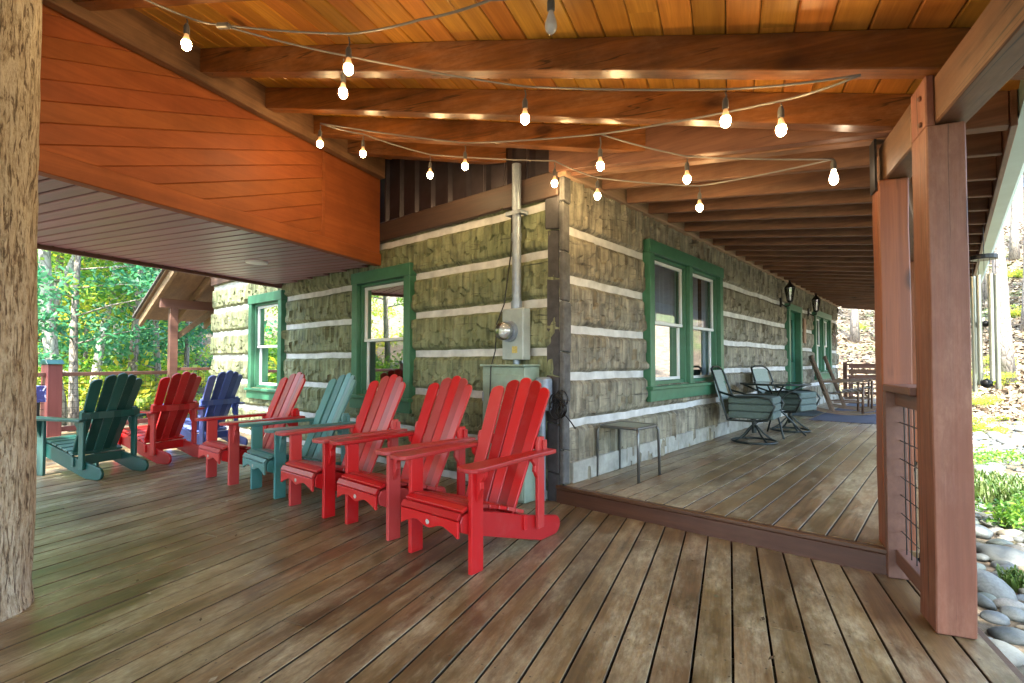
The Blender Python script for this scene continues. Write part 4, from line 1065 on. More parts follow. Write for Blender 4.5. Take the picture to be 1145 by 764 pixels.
# ------------------------------------------------------------------ porch furniture
t = thing('side_table', 'small square grey tube side table against the log wall near the step', 'side table', (1.075, 4.735, 0.152), TH_B)
h = 0.47; a = 0.19
mb = MB(); mb.bb(-a + 0.015, a - 0.015, -a + 0.015, a - 0.015, h - 0.012, h - 0.002); mb.build('tabletop', M['sling'], t, bevel=0.004)
mb = MB(); c8 = []
for sx, sy in ((1, 1), (-1, 1), (-1, -1), (1, -1)):
    for k in range(5):
        th = {(1, 1): 0, (-1, 1): 90, (-1, -1): 180, (1, -1): 270}[(sx, sy)] + k * 22.5; c8.append((sx * (a - 0.03) + 0.03 * math.cos(R(th)), sy * (a - 0.03) + 0.03 * math.sin(R(th)), h - 0.01))
c8.append(c8[0]); mb.tube(c8, 0.014, 8, False); mb.build('top_frame', M['stool_frame'], t, smooth=True)
for sx in (-1, 1):
    for sy in (-1, 1): MB().tube([(sx * (a + 0.018), sy * (a + 0.018), 0.0), (sx * (a + 0.012), sy * (a + 0.012), h - 0.05), (sx * (a - 0.006), sy * (a - 0.006), h - 0.012)], 0.0135, 8).build('leg', M['stool_frame'], t, smooth=True)

def swivel_chair(label, loc, rz):          # front = +y
    t = thing('swivel_patio_chair', label, 'patio chair', loc, rz, 'swivel patio chairs at the glass table')
    mb = MB()
    ring = [(0.27 * math.cos(k * math.pi / 10), 0.27 * math.sin(k * math.pi / 10), 0.018) for k in range(21)]; mb.tube(ring, 0.014, 8, False)
    for k in range(4):
        aa = math.pi / 4 + k * math.pi / 2; mb.tube([(0.27 * math.cos(aa), 0.27 * math.sin(aa), 0.02), (0.15 * math.cos(aa), 0.15 * math.sin(aa), 0.1), (0.03 * math.cos(aa), 0.03 * math.sin(aa), 0.22)], 0.012, 6)
    mb.tube([(0, 0, 0.12), (0, 0, 0.3)], 0.028, 10); mb.build('swivel_base', M['frame_dark'], t, smooth=True, auto=0.8)
    mb = MB()
    for s in (-1, 1):
        x = s * 0.29
        mb.tube([(x, 0.22, 0.32), (x, 0.0, 0.3), (x, -0.26, 0.3), (x * 0.98, -0.34, 0.6), (x * 0.92, -0.44, 0.9), (x * 0.8, -0.47, 0.955)], 0.014, 8)
        mb.tube([(x, -0.36, 0.66), (x * 1.05, -0.15, 0.6), (x * 1.08, 0.1, 0.61), (x * 1.08, 0.24, 0.585), (x * 1.08, 0.3, 0.5), (x * 1.06, 0.26, 0.41), (x * 1.03, 0.22, 0.33), (x, 0.1, 0.3)], 0.014, 8)
    mb.tube([(-0.232, -0.47, 0.955), (-0.12, -0.478, 0.985), (0.12, -0.478, 0.985), (0.232, -0.47, 0.955)], 0.014, 8); mb.tube([(-0.29, -0.26, 0.3), (0.29, -0.26, 0.3)], 0.012, 8); mb.tube([(-0.29, 0.2, 0.318), (0.29, 0.2, 0.318)], 0.012, 8); mb.tube([(-0.29, 0, 0.3), (0.29, 0, 0.3)], 0.014, 8)
    mb.build('frame', M['frame_dark'], t, smooth=True)
    mb = MB(); n = 8; vs = []
    for k in range(n + 1):
        f = k / n; z = 0.36 + 0.58 * f; y = -0.29 - 0.17 * f - 0.02 * math.sin(math.pi * f); w = 0.275 - 0.05 * f * f
        vs += [(-w, y, z), (w, y, z)]
    mb.add(vs, [(2 * k, 2 * k + 1, 2 * k + 3, 2 * k + 2) for k in range(n)]); mb.build('back_sling', M['sling'], t)
    cu = MB()
    for k in range(3): cu.bb(-0.265, 0.265, -0.26, 0.28, 0.325 + k * 0.093, 0.325 + k * 0.093 + 0.09)
    cu.build('seat_cushion', M['cushion'], t, bevel=0.022, seg=3, smooth=False)
    return t
fy = math.atan2(-vb.x, vb.y)
swivel_chair('swivel patio chair with grey green cushion, nearest the double window', (3.17, 6.7, 0.152), math.atan2(-ub.x, ub.y) + R(4))
swivel_chair('swivel patio chair beyond the glass table, nearer the green door', (4.24, 7.8, 0.152), math.atan2(-ub.x, ub.y) - R(12))
t = thing('patio_table', 'round glass patio table with crossed dark legs by the log wall', 'patio table', (3.78, 7.35, 0.152), TH_B)
MB().lathe([(0.0001, 0.735), (0.44, 0.735), (0.447, 0.74), (0.44, 0.745), (0.0001, 0.745)], n=40).build('glass_top', M['glass'], t, smooth=True, auto=0.5)
ring = [(0.45 * math.cos(k * math.pi / 16), 0.45 * math.sin(k * math.pi / 16), 0.735) for k in range(33)]
MB().tube(ring, 0.014, 8, False).build('rim', M['frame_dark'], t, smooth=True)
for k in range(4):
    aa = k * math.pi / 2 + 0.5; c, s = math.cos(aa), math.sin(aa)
    MB().tube([(0.40 * c, 0.40 * s, 0.0), (0.2 * c, 0.2 * s, 0.22), (0.03 * c, 0.03 * s, 0.4), (-0.0 * c, 0.05 * s, 0.45), (0.2 * c, 0.2 * s, 0.62), (0.43 * c, 0.43 * s, 0.73)], 0.013, 7).build('leg', M['frame_dark'], t, smooth=True)

def rocking_chair(label, loc, rz):         # front = +y
    t = thing('rocking_chair', label, 'rocking chair', loc, rz, 'wooden rocking chairs on the rug')
    for s in (-1, 1):
        x = s * 0.26
        arc = [(x, -0.55 + 1.05 * k / 12, 0.02 + 0.32 * (abs(-0.55 + 1.05 * k / 12 + 0.0) ** 2) * 0.75) for k in range(13)]
        mb = MB()
        for k in range(12): mb.beam(arc[k], arc[k + 1], 0.035, 0.04)
        mb.build('rocker', M['rocker'], t)
        MB().tube([(x, 0.22, 0.04), (x, 0.235, 0.64)], 0.022, 8).build('front_leg', M['rocker'], t, smooth=True)
        MB().beam((x, -0.25, 0.05), (x * 0.96, -0.62, 1.17), 0.035, 0.05, up=(0, 1, 0)).build('rear_post', M['rocker'], t, bevel=0.006)
        MB().beam((x * 1.05, -0.42, 0.64), (x * 1.05, 0.32, 0.665), 0.085, 0.025).build('arm', M['rocker'], t, bevel=0.006)
        MB().tube([(x, -0.26, 0.25), (x, 0.22, 0.25)], 0.014, 6).build('stretcher', M['rocker'], t)
    mb = MB()
    for k in range(7): y = -0.3 + k * 0.085; mb.bb(-0.26, 0.26, y, y + 0.075, 0.40 + 0.012 * k, 0.42 + 0.012 * k)
    mb.build('seat', M['rocker'], t, bevel=0.004)
    mb = MB()
    for k in range(7):
        x = -0.195 + k * 0.065; mb.beam((x, -0.36, 0.45), (x, -0.6, 1.1), 0.045, 0.014, up=(0, 1, 0))
    mb.beam((-0.27, -0.605, 1.13), (0.27, -0.605, 1.13), 0.03, 0.11); mb.beam((-0.27, -0.37, 0.47), (0.27, -0.37, 0.47), 0.03, 0.06)
    mb.build('backrest', M['rocker'], t, bevel=0.004)
ru = math.atan2(-ub.x, ub.y)
rocking_chair('weathered wooden rocking chair nearer the camera on the blue rug', (6.72, 10.25, 0.157), ru + R(15))
rocking_chair('weathered wooden rocking chair behind the other, nearest the far window', (7.65, 11.3, 0.157), ru + R(12))
t = thing('bench', 'brown wooden bench with plank back by the far porch rail', 'bench', B2W(0.95, 13.75, 0.152), TH_B + R(180))
mb = MB()
for k in range(4): mb.bb(-0.7, 0.7, -0.22 + k * 0.11, -0.12 + k * 0.11, 0.42, 0.45)
mb.build('seat', M['bench'], t, bevel=0.005)
mb = MB()
for k in range(3): mb.bb(-0.7, 0.7, -0.26 - 0.02 * k, -0.235 - 0.02 * k, 0.55 + k * 0.16, 0.68 + k * 0.16)
mb.build('backrest', M['bench'], t, bevel=0.005)
for s in (-1, 1):
    MB().bb(s * 0.62 - 0.03, s * 0.62 + 0.03, 0.14, 0.2, 0, 0.42).build('leg', M['bench'], t)
    MB().beam((s * 0.62, -0.2, 0.0), (s * 0.62, -0.33, 1.0), 0.05, 0.06, up=(0, 1, 0)).build('leg', M['bench'], t)
    MB().bb(s * 0.66 - 0.035, s * 0.66 + 0.035, -0.24, 0.22, 0.64, 0.67).build('armrest', M['bench'], t, bevel=0.005)
o = MB().bb(0.55, 2.15, 6.9, 11.9, 0.0, 0.006).build('area_rug', M['rug'], bevel=0.002); o.location = (*CORNER, 0.153); o.rotation_euler = (0, 0, TH_B)
tag(o, 'blue woven rug on the porch deck under the rocking chairs', 'rug')
o = MB().bb(0.06, 0.5, 7.55, 9.0, 0.0, 0.012).build('doormat', M['mat'], bevel=0.003); o.location = (*CORNER, 0.153); o.rotation_euler = (0, 0, TH_B)
tag(o, 'dark doormat lying before the green door', 'doormat')

# ------------------------------------------------------------------ wind chime
wl = at_depth(1100, 288, 4.5)
t = thing('wind_chime', 'large wind chime with long metal tubes hanging at the eave', 'wind chime', (wl.x, wl.y, wl.z))
MB().tube([(0, 0, -0.02), (0, 0, 0.02)], 0.095, 20).build('top_disc', M['black'], t, bevel=0.004)
lens = [0.9, 0.97, 1.03, 0.86, 0.93, 1.0]
for k in range(6):
    a = k * math.pi / 3 + 0.3; x, y = 0.075 * math.cos(a), 0.075 * math.sin(a)
    tb = MB().tube([(x, y, -0.16), (x, y, -0.16 - lens[k])], 0.019, 12).build('chime_tube', M['alu'], t, smooth=True, auto=0.6)
    MB().tube([(x, y, -0.02), (x, y, -0.17)], 0.0025, 4).build('cord', M['black'], tb)
MB().lathe([(0.0001, -0.62), (0.05, -0.6), (0.05, -0.58), (0.0001, -0.56)], n=16).build('striker', M['black'], t, smooth=True)
MB().tube([(0, 0, 0.02), (0, 0, zB(2.6) - wl.z)], 0.003, 5).tube([(0, 0, -0.02), (0, 0, -1.1)], 0.002, 4).build('hanging_cord', M['black'], t)
MB().lathe([(0.0001, -1.16), (0.04, -1.14), (0.045, -1.1), (0.0001, -1.07)], n=12).build('wind_sail', M['black'], t, smooth=True)

# ------------------------------------------------------------------ string lights
def roof_hit(px, py, drop):                # where the sight line meets the plane just below the rafters
    d = ray(px, py); o = Vector((0, 0, CAM_H)); lo, hi = 0.5, 14.0
    def f(k):
        P = o + d * k; u, v = W2B(P.x, P.y); p, t = W2A(P.x, P.y)
        return P.z - ((zA(p) if v < 0 else zB(u)) - drop)
    k = lo
    while k < hi and f(k) < 0: k += 0.01
    return o + d * k
sl_ = thing('string_lights', 'festoon string lights with warm bulbs strung under the porch ceiling', 'string lights')
BULBS = []
def cable(nodes, drop=0.06, sag=0.02):
    pts = [roof_hit(px, py, drop) for px, py in nodes]; full = []
    for a, b in zip(pts[:-1], pts[1:]):
        for k in range(8):
            f = k / 8; q = a.lerp(b, f); q.z -= sag * 4 * f * (1 - f) * 0.5; full.append(q)
    full.append(pts[-1]); MB().tube(full, 0.0062, 6).build('cable', M['cable'], sl_, smooth=True)
    return pts
def bulb(P, py, px, mat):
    # hangs straight below P; length from the bulb's own sight line
    Y = P.y; bz = at_depth(px, py, Y).z
    dropz = max(0.07, P.z - bz)
    body = MB().lathe([(0.012, 0.055), (0.016, 0.035), (0.028, 0.0), (0.030, -0.02), (0.025, -0.04), (0.012, -0.053), (0.0001, -0.056)], n=14).build('bulb', mat, sl_, smooth=True)
    body.location = (P.x, P.y, P.z - dropz); body.scale = (0.86, 0.86, 0.9)
    mb = MB().lathe([(0.013, 0.05), (0.019, 0.056), (0.019, 0.095), (0.012, 0.115), (0.006, 0.12)], n=12)
    if dropz > 0.12: mb.tube([(0, 0, 0.115), (0.006, 0, (dropz + 0.11) / 2), (0, 0, dropz)], 0.005, 6)
    mb.build('socket', M['socket'], body, smooth=True, auto=0.7)
def run(nodes, bulbs, **kw):
    pts = cable(nodes, **kw)
    for i, px, py, m in bulbs: bulb(pts[i], py, px, M[m])
run([(120, -22), (209, 19), (248, 28), (390, 38), (470, 22), (548, 0), (616, -12), (800, -60)], [(1, 209, 47, 'bulb'), (3, 389, 74, 'bulb'), (6, 618, 25, 'bulb_off')])
run([(248, 28), (384, 62), (587, 97), (811, 100), (962, 84)], [(1, 384, 101, 'bulb'), (2, 587, 130, 'bulb'), (3, 811, 132, 'bulb')])
run([(962, 84), (873, 113), (671, 150), (520, 160), (358, 138)], [(1, 873, 142, 'bulb'), (2, 670, 183, 'bulb'), (3, 520, 184, 'bulb'), (4, 358, 159, 'bulb')])
run([(358, 138), (406, 150), (481, 173), (620, 180), (668, 199)], [(1, 406, 170, 'bulb'), (2, 479, 194, 'bulb'), (3, 620, 203, 'bulb'), (4, 668, 217, 'bulb')])
run([(671, 150), (768, 175), (932, 178), (782, 208), (668, 199)], [(1, 767, 198, 'bulb'), (2, 930, 198, 'bulb_dim'), (3, 782, 230, 'bulb')])
pc = roof_hit(250, 29, 0.065)
o = MB().bb(-0.045, 0.045, -0.015, 0.015, -0.015, 0.015).build('plug', M['socket'], sl_, bevel=0.005); o.location = pc; o.rotation_euler = (0, 0.2, R(-20))

# ------------------------------------------------------------------ river stones
protos = []
for k in range(7):
    bm = bmesh.new(); bmesh.ops.create_icosphere(bm, subdivisions=3, radius=1.0); off = Vector((k * 7.3, k * 3.1, 0))
    sx, sy, sz = 1.0, random.uniform(0.62, 0.9), random.uniform(0.38, 0.6)
    for v in bm.verts:
        n = v.co.normalized(); d = 1 + 0.16 * mnoise.noise(n * 1.1 + off) + 0.05 * mnoise.noise(n * 2.7 + off)
        v.co = Vector((n.x * sx, n.y * sy, n.z * sz)) * d
    me = bpy.data.meshes.new('river_stone'); bm.to_mesh(me); bm.free(); me.polygons.foreach_set('use_smooth', [True] * len(me.polygons)); me.materials.append(M['stone']); protos.append(me)
placed = []
def try_stone(x, y, r, tight=0.72):
    for (a, b, c) in placed:
        if (a - x) ** 2 + (b - y) ** 2 < ((r + c) * tight) ** 2: return False
    placed.append((x, y, r)); return True
cnt = 0; tries = 0
while cnt < 290 and tries < 60000:
    tries += 1
    dep = 2.1 + 11.5 * random.random() ** 1.7
    px = random.uniform(1060, 1190) if dep > 3 else random.uniform(1050, 1260)
    X = (px - 572.5) / F_PX * dep
    p, t_ = W2A(X, dep); u, v = W2B(X, dep)
    if p < 1.14 and t_ < 3.6: continue
    if u < 2.62: continue
    r = random.choice([0.05, 0.065, 0.08, 0.1, 0.12, 0.15, 0.19]) * random.uniform(0.85, 1.15)
    if tries > 12000: r *= 0.65
    if not try_stone(X, dep, r): continue
    o = bpy.data.objects.new('river_stone', random.choice(protos)); COL.objects.link(o)
    o.location = (X, dep, ground_z(X, dep) + r * random.uniform(0.12, 0.32)); o.scale = (r, r, r * random.uniform(0.85, 1.2)); o.rotation_euler = (random.uniform(-.25, .25), random.uniform(-.25, .25), random.uniform(0, 6.28))
    tag(o, 'smooth grey or tan river stone in the dry creek bed beside the porch', 'stone', 'river stones along the porch'); cnt += 1
# the smaller stones between and beyond them: one mass
def stone_mass():
    mb = MB(); sph = protos[0]; base = []
    bm = bmesh.new(); bmesh.ops.create_icosphere(bm, subdivisions=2, radius=1.0); bv = [v.co.copy() for v in bm.verts]; bf = [tuple(v.index for v in f.verts) for f in bm.faces]; bm.free()
    for k in range(1500):
        t_ = random.uniform(-3, 16); w = random.uniform(0.05, 3.6)
        if t_ < 3.2: P = A2W(1.12 + w, t_)
        else: P = B2W(2.55 + w, t_ - 3.2 - 0.4 + 0.0)
        r = random.uniform(0.04, 0.12) if random.random() < 0.8 else random.uniform(0.1, 0.17)
        if any((a - P.x) ** 2 + (b - P.y) ** 2 < ((r + c) * 0.62) ** 2 for a, b, c in placed): r = random.uniform(0.03, 0.05)
        a = random.uniform(0, 6.28); c, s = math.cos(a), math.sin(a); e = random.uniform(0.6, 0.9); h = random.uniform(0.4, 0.65); z = ground_z(P.x, P.y)
        nz = random.uniform(0, 50)
        vs = []
        for q in bv:
            d = r * (1 + 0.15 * mnoise.noise(q * 1.2 + Vector((nz, 0, 0)))); x, y = q.x * d, q.y * d * e
            vs.append((P.x + c * x - s * y, P.y + s * x + c * y, z + q.z * d * h + r * 0.15))
        mb.add(vs, bf)
    o = mb.build('river_gravel', M['stone'], smooth=True); tag(o, 'small river stones filling the dry creek bed', 'gravel', None, 'stuff')
stone_mass()

# ------------------------------------------------------------------ plants by the stones
def tuft(name, label, px, py, nblades, h, spread, mat, broad=False):
    P = on_z(px, py, -0.42)
    if broad == 'leaf':
        g = np.random.default_rng(nblades + int(px)); cen = [(g.normal() * spread * .5, g.normal() * spread * .5, abs(g.normal()) * h * .4 + .05) for _ in range(34)]
        o = bpy.data.objects.new(name, mesh_from(leaf_cloud(cen, 42, 0.028, 0.13, g), name, mat)); COL.objects.link(o); o.location = (P.x, P.y, ground_z(P.x, P.y))
        tag(o, label, 'plant', 'green plants among the stones'); return o
    mb = MB()
    for k in range(nblades):
        a = random.uniform(0, 6.28); rr = spread * math.sqrt(random.random()); bx, by = rr * math.cos(a), rr * math.sin(a)
        hh = h * random.uniform(0.6, 1.1); la = random.uniform(0, 6.28); ln = random.uniform(0.2, 0.7) * hh; w = (0.012 if broad else 0.006) * random.uniform(0.7, 1.3)
        sx, sy = -math.sin(la) * w, math.cos(la) * w
        pts = [(0, 0), (0.35, 0.55), (0.75, 0.9), (1.0, 0.95 - 0.3 * random.random())]
        vs = []
        for i, (f, zf) in enumerate(pts):
            k_ = 1 - (f ** 2) * 0.9; vs += [(bx + ln * f * math.cos(la) - sx * k_, by + ln * f * math.sin(la) - sy * k_, hh * zf), (bx + ln * f * math.cos(la) + sx * k_, by + ln * f * math.sin(la) + sy * k_, hh * zf)]
        mb.add(vs, [(0, 1, 3, 2), (2, 3, 5, 4), (4, 5, 7, 6)])
    o = mb.build(name, mat); o.location = (P.x, P.y, ground_z(P.x, P.y)); tag(o, label, 'plant', 'green plants among the stones')
    return o
# ------------------------------------------------------------------ trees
def leaf_cloud(centres, per, size, spread, g):
    """leaf-sized bent quads scattered round clump centres"""
    C = np.repeat(np.array(centres), per, axis=0); n = len(C)
    d = g.normal(size=(n, 3)); d /= np.linalg.norm(d, axis=1)[:, None]; r = spread * g.random(n) ** 0.5
    P = C + d * r[:, None] * np.array([1.15, 1.15, 0.6])
    nr = g.normal(size=(n, 3)) * 0.75 + np.array([0, 0, 0.9]); nr /= np.linalg.norm(nr, axis=1)[:, None]
    t1 = np.cross(nr, g.normal(size=(n, 3))); t1 /= np.linalg.norm(t1, axis=1)[:, None]; t2 = np.cross(nr, t1)
    s = size * (0.6 + 0.8 * g.random(n))[:, None]
    a = P - t1 * s; b = P + t2 * s * 0.45; c = P + t1 * s; e = P - t2 * s * 0.45
    V = np.stack([a, b, c, e], 1).reshape(-1, 3)
    return V
def mesh_from(V, name, mat):
    n = len(V) // 4; me = bpy.data.meshes.new(name); me.vertices.add(len(V)); me.vertices.foreach_set('co', V.astype(np.float32).ravel())
    me.loops.add(n * 4); me.loops.foreach_set('vertex_index', np.arange(n * 4, dtype=np.int32)); me.polygons.add(n)
    me.polygons.foreach_set('loop_start', np.arange(0, n * 4, 4, dtype=np.int32)); me.materials.append(mat); me.update(calc_edges=True); me.validate(); return me
def make_tree(seed, h, crown0, rad, mat, bark, lean=0.0, nleaf=60, size=0.09, trunk_r=0.14, fork=False):
    g = np.random.default_rng(seed); rnd = random.Random(seed)
    mb = MB(); axis = []
    n = 9; x = y = 0.0
    for k in range(n + 1):
        f = k / n; axis.append(Vector((lean * h * f + 0.12 * math.sin(f * 5 + seed), 0.12 * math.sin(f * 4 + seed * 2), h * f)))
    mb.tube(axis, [trunk_r * (1.25 if k == 0 else 1) * (1 - 0.85 * k / n) for k in range(n + 1)], 8)
    cen = []
    stems = [axis]
    if fork:
        a0 = axis[2]; ax2 = [a0 + Vector((0.35 * h * 0.8 * f * rnd.choice([1]), 0.05 * f, h * 0.7 * f)) for f in [k / 7 for k in range(8)]]
        mb.tube(ax2, [trunk_r * 0.7 * (1 - 0.8 * k / 7) for k in range(8)], 7); stems.append(ax2)
    for st in stems:
        for k in range(16):
            f = crown0 + (1 - crown0) * (k + rnd.random()) / 16; i = min(int(f * (len(st) - 1)), len(st) - 2); q = st[i].lerp(st[i + 1], f * (len(st) - 1) - i)
            a = rnd.uniform(0, 6.28); prof = math.sin(math.pi * min(1, (f - crown0) / (1 - crown0) * 0.85 + 0.13)); L = rad * (0.35 + 0.75 * prof) * rnd.uniform(0.7, 1.15)
            up = rnd.uniform(0.1, 0.55); pts = [q + Vector((math.cos(a + 0.25 * s), math.sin(a + 0.25 * s), up * (1 - 0.3 * s))) * L * s for s in (0, 0.35, 0.7, 1.0)]
            mb.tube(pts, [trunk_r * 0.28 * (1 - f * 0.5), trunk_r * 0.2 * (1 - f * .5), trunk_r * 0.1, 0.006], 5)
            for s in (0.4, 0.65, 0.85, 1.0):
                j = Vector((rnd.gauss(0, 0.22), rnd.gauss(0, 0.22), rnd.gauss(0, 0.16))) * rad * 0.5; i2 = min(int(s * 3), 2)
                c = pts[i2].lerp(pts[i2 + 1], s * 3 - i2) + j; cen.append(tuple(c))
                if rnd.random() < 0.5: mb.tube([pts[i2].lerp(pts[i2 + 1], s * 3 - i2), c], [0.012, 0.005], 4, False)
    V = leaf_cloud(cen, nleaf, size, rad * 0.26, g)
    return mb, mesh_from(V, 'crown', mat)
tuft('grass_clump', 'broad green grass clump across the stones in the middle distance', 1115, 556, 900, 0.32, 0.55, M['grass'], True)
tuft('grass_clump', 'bright green clump at the right picture edge above the white stones', 1142, 585, 420, 0.24, 0.3, M['leaf'], 'leaf')
tuft('grass_clump', 'yellow green clump growing at the far end of the creek stones', 1098, 482, 500, 0.4, 0.6, M['leaf_y'], 'leaf')
tuft('grass_clump', 'small green clump between near stones at the right picture edge', 1143, 655, 160, 0.14, 0.12, M['grass'], True)
tuft('grass_clump', 'dark green ground plant just past the porch corner post', 1095, 520, 500, 0.3, 0.7, M['leaf'], 'leaf')

tree_protos = []
def tree_proto(*a, bark='treebark', **kw):
    mb, crown = make_tree(*a, M[bark], **kw) if False else make_tree(a[0], a[1], a[2], a[3], a[4], M[bark], **kw)
    tr = mb.build('trunk', M[bark], smooth=True); co = bpy.data.objects.new('crown', crown); COL.objects.link(co)
    return tr.data, crown, tr, co
def place_tree(pr, x, y, rz, sc, label, group):
    t = thing('tree', label, 'tree', (x, y, ground_z(x, y) - 0.05), rz, group); t.scale = (sc,) * 3
    tr = bpy.data.objects.new('trunk', pr[0]); COL.objects.link(tr); tr.parent = t
    cr = bpy.data.objects.new('crown', pr[1]); COL.objects.link(cr); cr.parent = t
    return t
P1 = tree_proto(11, 11.0, 0.28, 2.6, M['leaf'], nleaf=85, size=0.085)
P2 = tree_proto(23, 9.0, 0.22, 2.3, M['leaf_y'], bark='palebark', lean=0.08, nleaf=85, size=0.08, trunk_r=0.13)
P3 = tree_proto(35, 12.5, 0.35, 3.0, M['leaf'], bark='palebark', lean=-0.1, fork=True, nleaf=70, size=0.09, trunk_r=0.17)
P4 = tree_proto(47, 8.0, 0.15, 2.2, M['leaf_blue'], nleaf=90, size=0.08, trunk_r=0.1)
P5 = tree_proto(59, 15.0, 0.55, 3.2, M['leaf_y'], nleaf=70, size=0.09, trunk_r=0.22)
for P in (P1, P2, P3, P4, P5):
    for o in (P[2], P[3]): bpy.data.objects.remove(o)
LT = {0: 'slender green leaved tree in the woods beyond the left railing', 1: 'yellowing tree with pale trunk in the woods beyond the left railing', 2: 'fork trunked pale barked tree in the woods beyond the left railing', 3: 'low deep green tree in the woods beyond the left railing', 4: 'tall trunked tree standing on the leaf covered hillside'}
PR_ = [P1, P2, P3, P4, P5]
spots = [(75, 13.5, 2), (110, 15.5, 1), (150, 14.5, 0), (60, 18, 0), (95, 20, 3), (130, 19, 2), (170, 21, 1), (205, 18, 3), (225, 23, 0), (50, 25, 1), (90, 27, 0), (125, 26, 3), (160, 28, 2), (195, 30, 0), (230, 30, 1), (20, 16, 3), (20, 22, 2), (70, 34, 3), (110, 36, 0), (150, 36, 1), (190, 38, 3), (225, 40, 2), (-40, 19, 0), (-60, 26, 1), (-100, 21, 2), (-140, 30, 0),
         (85, 12.5, 3), (180, 16, 3), (140, 23, 1), (60, 30, 2), (215, 34, 1), (265, 34, 0), (300, 38, 1), (340, 36, 2)]
for px, dep, k in spots:
    X = (px - 572.5) / F_PX * dep
    place_tree(PR_[k], X, dep, random.uniform(0, 6.28), random.uniform(0.85, 1.15), LT[k], 'woodland trees beyond the left railing')
hs = [(1118, 19, 4), (1150, 24, 4), (1185, 21, 4), (1100, 30, 4), (985, 34, 4), (955, 28, 4), (1240, 26, 0), (1300, 22, 4), (1140, 36, 4), (1020, 40, 4), (1400, 20, 0), (1600, 22, 1), (900, 40, 4), (1200, 34, 4)]
for px, dep, k in hs:
    X = (px - 572.5) / F_PX * dep
    place_tree(PR_[k], X, dep, random.uniform(0, 6.28), random.uniform(0.9, 1.2), LT[4] if k == 4 else 'leafy tree standing on the hillside right of the porch', 'trees on the hillside')
# trees behind and beside the camera (seen in the window panes)
for x, y, k in [(-9, -6, 0), (-13, -2, 1), (-6, -11, 2), (-16, -9, 0), (0, -14, 3), (-12, 3, 3), (-15, 5, 0), (-11, -12, 1), (6, -12, 0), (10, -8, 1), (14, -3, 4), (16, 4, 4), (-4, -16, 0), (-19, 0, 2), (13, -14, 0), (-16, 9, 1)]:
    place_tree(PR_[k], x, y, random.uniform(0, 6.28), random.uniform(0.9, 1.15), 'leafy tree added out of view behind the camera to shade the stones and wall', 'trees around the clearing')
for p_, t_, k, sc in ((-8.0, -5.0, 4, 1.2), (2.6, -4.5, 4, 1.15), (3.4, -1.4, 0, 1.0), (5.6, 0.6, 1, 0.9), (3.2, -9.0, 4, 1.1)):  # unseen trees added behind the camera to throw shade on stones, deck and wall
    q = A2W(p_, t_); place_tree(PR_[k], q.x, q.y, random.uniform(0, 6.28), sc, 'leafy tree added out of view behind the camera to shade the stones and wall', 'trees around the clearing')
for x, y, k in ((-17, 6.2, 1), (-20, 8.0, 0), (-23, 5, 2), (-24, 10, 1)):
    place_tree(PR_[k], x, y, random.uniform(0, 6.28), random.uniform(0.9, 1.15), LT[k], 'woodland trees beyond the left railing')
# understory: leafy shrubs
g = np.random.default_rng(5); cen = [(g.normal() * 0.55, g.normal() * 0.55, abs(g.normal()) * 0.45 + 0.15) for _ in range(40)]
SH = mesh_from(leaf_cloud(cen, 55, 0.06, 0.35, g), 'shrub', M['leaf']); SHY = mesh_from(leaf_cloud(cen, 50, 0.06, 0.36, g), 'shrub', M['leaf_y'])
def shrub(x, y, me, s, label, grp):
    o = bpy.data.objects.new('shrub', me); COL.objects.link(o); o.location = (x, y, ground_z(x, y)); o.scale = (s,) * 3; o.rotation_euler = (0, 0, random.uniform(0, 6.28)); tag(o, label, 'shrub', grp)
for k in range(34):
    px = random.uniform(10, 250); dep = random.uniform(15, 36); X = (px - 572.5) / F_PX * dep
    y_ = random.random() < 0.25
    shrub(X, dep, SHY if y_ else SH, random.uniform(0.9, 1.9), 'yellow green shrub under the woodland trees past the railing' if y_ else 'green shrub under the woodland trees past the railing', 'woodland shrubs past the left railing')
for k in range(22):
    x, y = random.uniform(-24, -12), random.uniform(2, 14); y_ = random.random() < 0.45
    shrub(x, y, SHY if y_ else SH, random.uniform(0.9, 1.9), 'yellow green shrub under the woodland trees past the railing' if y_ else 'green shrub under the woodland trees past the railing', 'woodland shrubs past the left railing')
for px, py, dep in ((1120, 400, 21), (1135, 380, 26), (1105, 440, 19), (960, 395, 30), (975, 380, 36), (1140, 350, 32), (1095, 460, 17)):
    X = (px - 572.5) / F_PX * dep; shrub(X, dep, SHY, random.uniform(0.35, 0.7), 'low pale shrub on the leaf covered hillside right of the porch', 'low hillside shrubs')
# fallen leaves and twigs on the hillside: one mass
def litter():
    g = np.random.default_rng(3); N = 26000
    ang = R(48) - g.random(N) * R(100) + R(10); 
    px = g.uniform(880, 1250, N); dep = 14 + 34 * g.random(N) ** 1.3; X = (px - 572.5) / F_PX * dep
    Z = np.array([ground_z(a, b) for a, b in zip(X, dep)]); P = np.stack([X, dep, Z + 0.04], 1)
    nr = g.normal(size=(N, 3)) * 0.5 + np.array([0, -0.2, 1]); nr /= np.linalg.norm(nr, axis=1)[:, None]
    t1 = np.cross(nr, g.normal(size=(N, 3))); t1 /= np.linalg.norm(t1, axis=1)[:, None]; t2 = np.cross(nr, t1); s = (0.06 + 0.1 * g.random(N))[:, None]
    V = np.stack([P - t1 * s, P + t2 * s * .6, P + t1 * s, P - t2 * s * .6], 1).reshape(-1, 3)
    o = bpy.data.objects.new('leaf_litter', mesh_from(V, 'leaf_litter', M['litter'])); COL.objects.link(o); tag(o, 'fallen tan leaves scattered over the hillside', 'leaf litter', None, 'stuff')
t = NT('fallen_leaves'); gg = t.n('ShaderNodeNewGeometry')
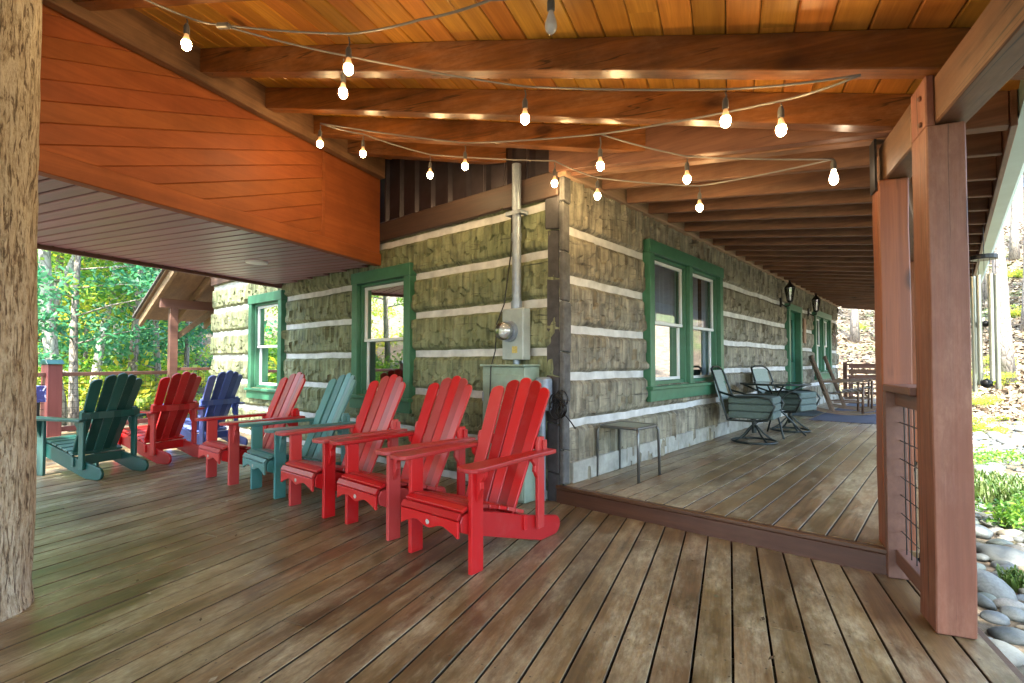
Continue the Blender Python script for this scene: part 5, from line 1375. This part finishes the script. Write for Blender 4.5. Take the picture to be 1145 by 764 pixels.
t.base(t.ramp(gg.outputs['Random Per Island'], [(0, (0.04, 0.025, 0.013)), (0.3, (0.14, 0.09, 0.045)), (0.6, (0.24, 0.18, 0.11)), (0.9, (0.34, 0.29, 0.21)), (1, (0.1, 0.14, 0.035))])); t.set(Roughness=0.8); M['litter'] = t.m
litter()

def debris():
    g = np.random.default_rng(12); N = 130; P = np.zeros((N, 3))
    for k in range(N):
        while True:
            p, t_ = g.uniform(-9.5, 0.9), g.uniform(0.8, 8.0)
            if t_ < t_at_wall(p, -0.2): break
        q = A2W(p, t_); P[k] = (q.x, q.y, 0.006)
    nr = g.normal(size=(N, 3)) * 0.25 + np.array([0, 0, 1]); nr /= np.linalg.norm(nr, axis=1)[:, None]
    t1 = np.cross(nr, g.normal(size=(N, 3))); t1 /= np.linalg.norm(t1, axis=1)[:, None]; t2 = np.cross(nr, t1); sz = (0.006 + 0.018 * g.random(N) ** 2)[:, None]; asp = (0.2 + 0.4 * g.random(N))[:, None]
    V = np.stack([P - t1 * sz, P + t2 * sz * asp, P + t1 * sz, P - t2 * sz * asp], 1).reshape(-1, 3)
    o = bpy.data.objects.new('leaf_debris', mesh_from(V, 'leaf_debris', M['litter'])); COL.objects.link(o); tag(o, 'scraps of dry leaf scattered on the plank deck', 'leaf debris', None, 'stuff')
debris()
# ------------------------------------------------------------------ light
SUN_AZ, SUN_EL = R(197), R(57)
world = bpy.data.worlds.new('World'); scene.world = world; world.use_nodes = True
wt = world.node_tree; bg = wt.nodes['Background']; sky = wt.nodes.new('ShaderNodeTexSky'); sky.sky_type = 'NISHITA'; sky.sun_disc = False
sky.sun_elevation = SUN_EL; sky.sun_rotation = SUN_AZ; sky.air_density = 1.0; sky.dust_density = 1.5
wt.links.new(sky.outputs[0], bg.inputs['Color']); bg.inputs['Strength'].default_value = 0.15
sun = bpy.data.lights.new('sun', 'SUN'); sun.energy = 2.5; sun.angle = R(0.5); sun.color = (1.0, 0.95, 0.86)
so = bpy.data.objects.new('sun', sun); COL.objects.link(so)
dirv = Vector((math.sin(SUN_AZ) * math.cos(SUN_EL), math.cos(SUN_AZ) * math.cos(SUN_EL), math.sin(SUN_EL)))
so.rotation_euler = dirv.to_track_quat('Z', 'Y').to_euler(); so.location = (0, 0, 20)

scene.view_settings.view_transform = 'Standard'; scene.view_settings.look = 'None'; scene.view_settings.gamma = 1.0; scene.view_settings.use_curve_mapping = False
scene.view_settings.exposure = 3.6
scene.cycles.use_denoising = True
scene.cycles.max_bounces = 10; scene.cycles.diffuse_bounces = 6; scene.cycles.transparent_max_bounces = 16; scene.cycles.sample_clamp_indirect = 6
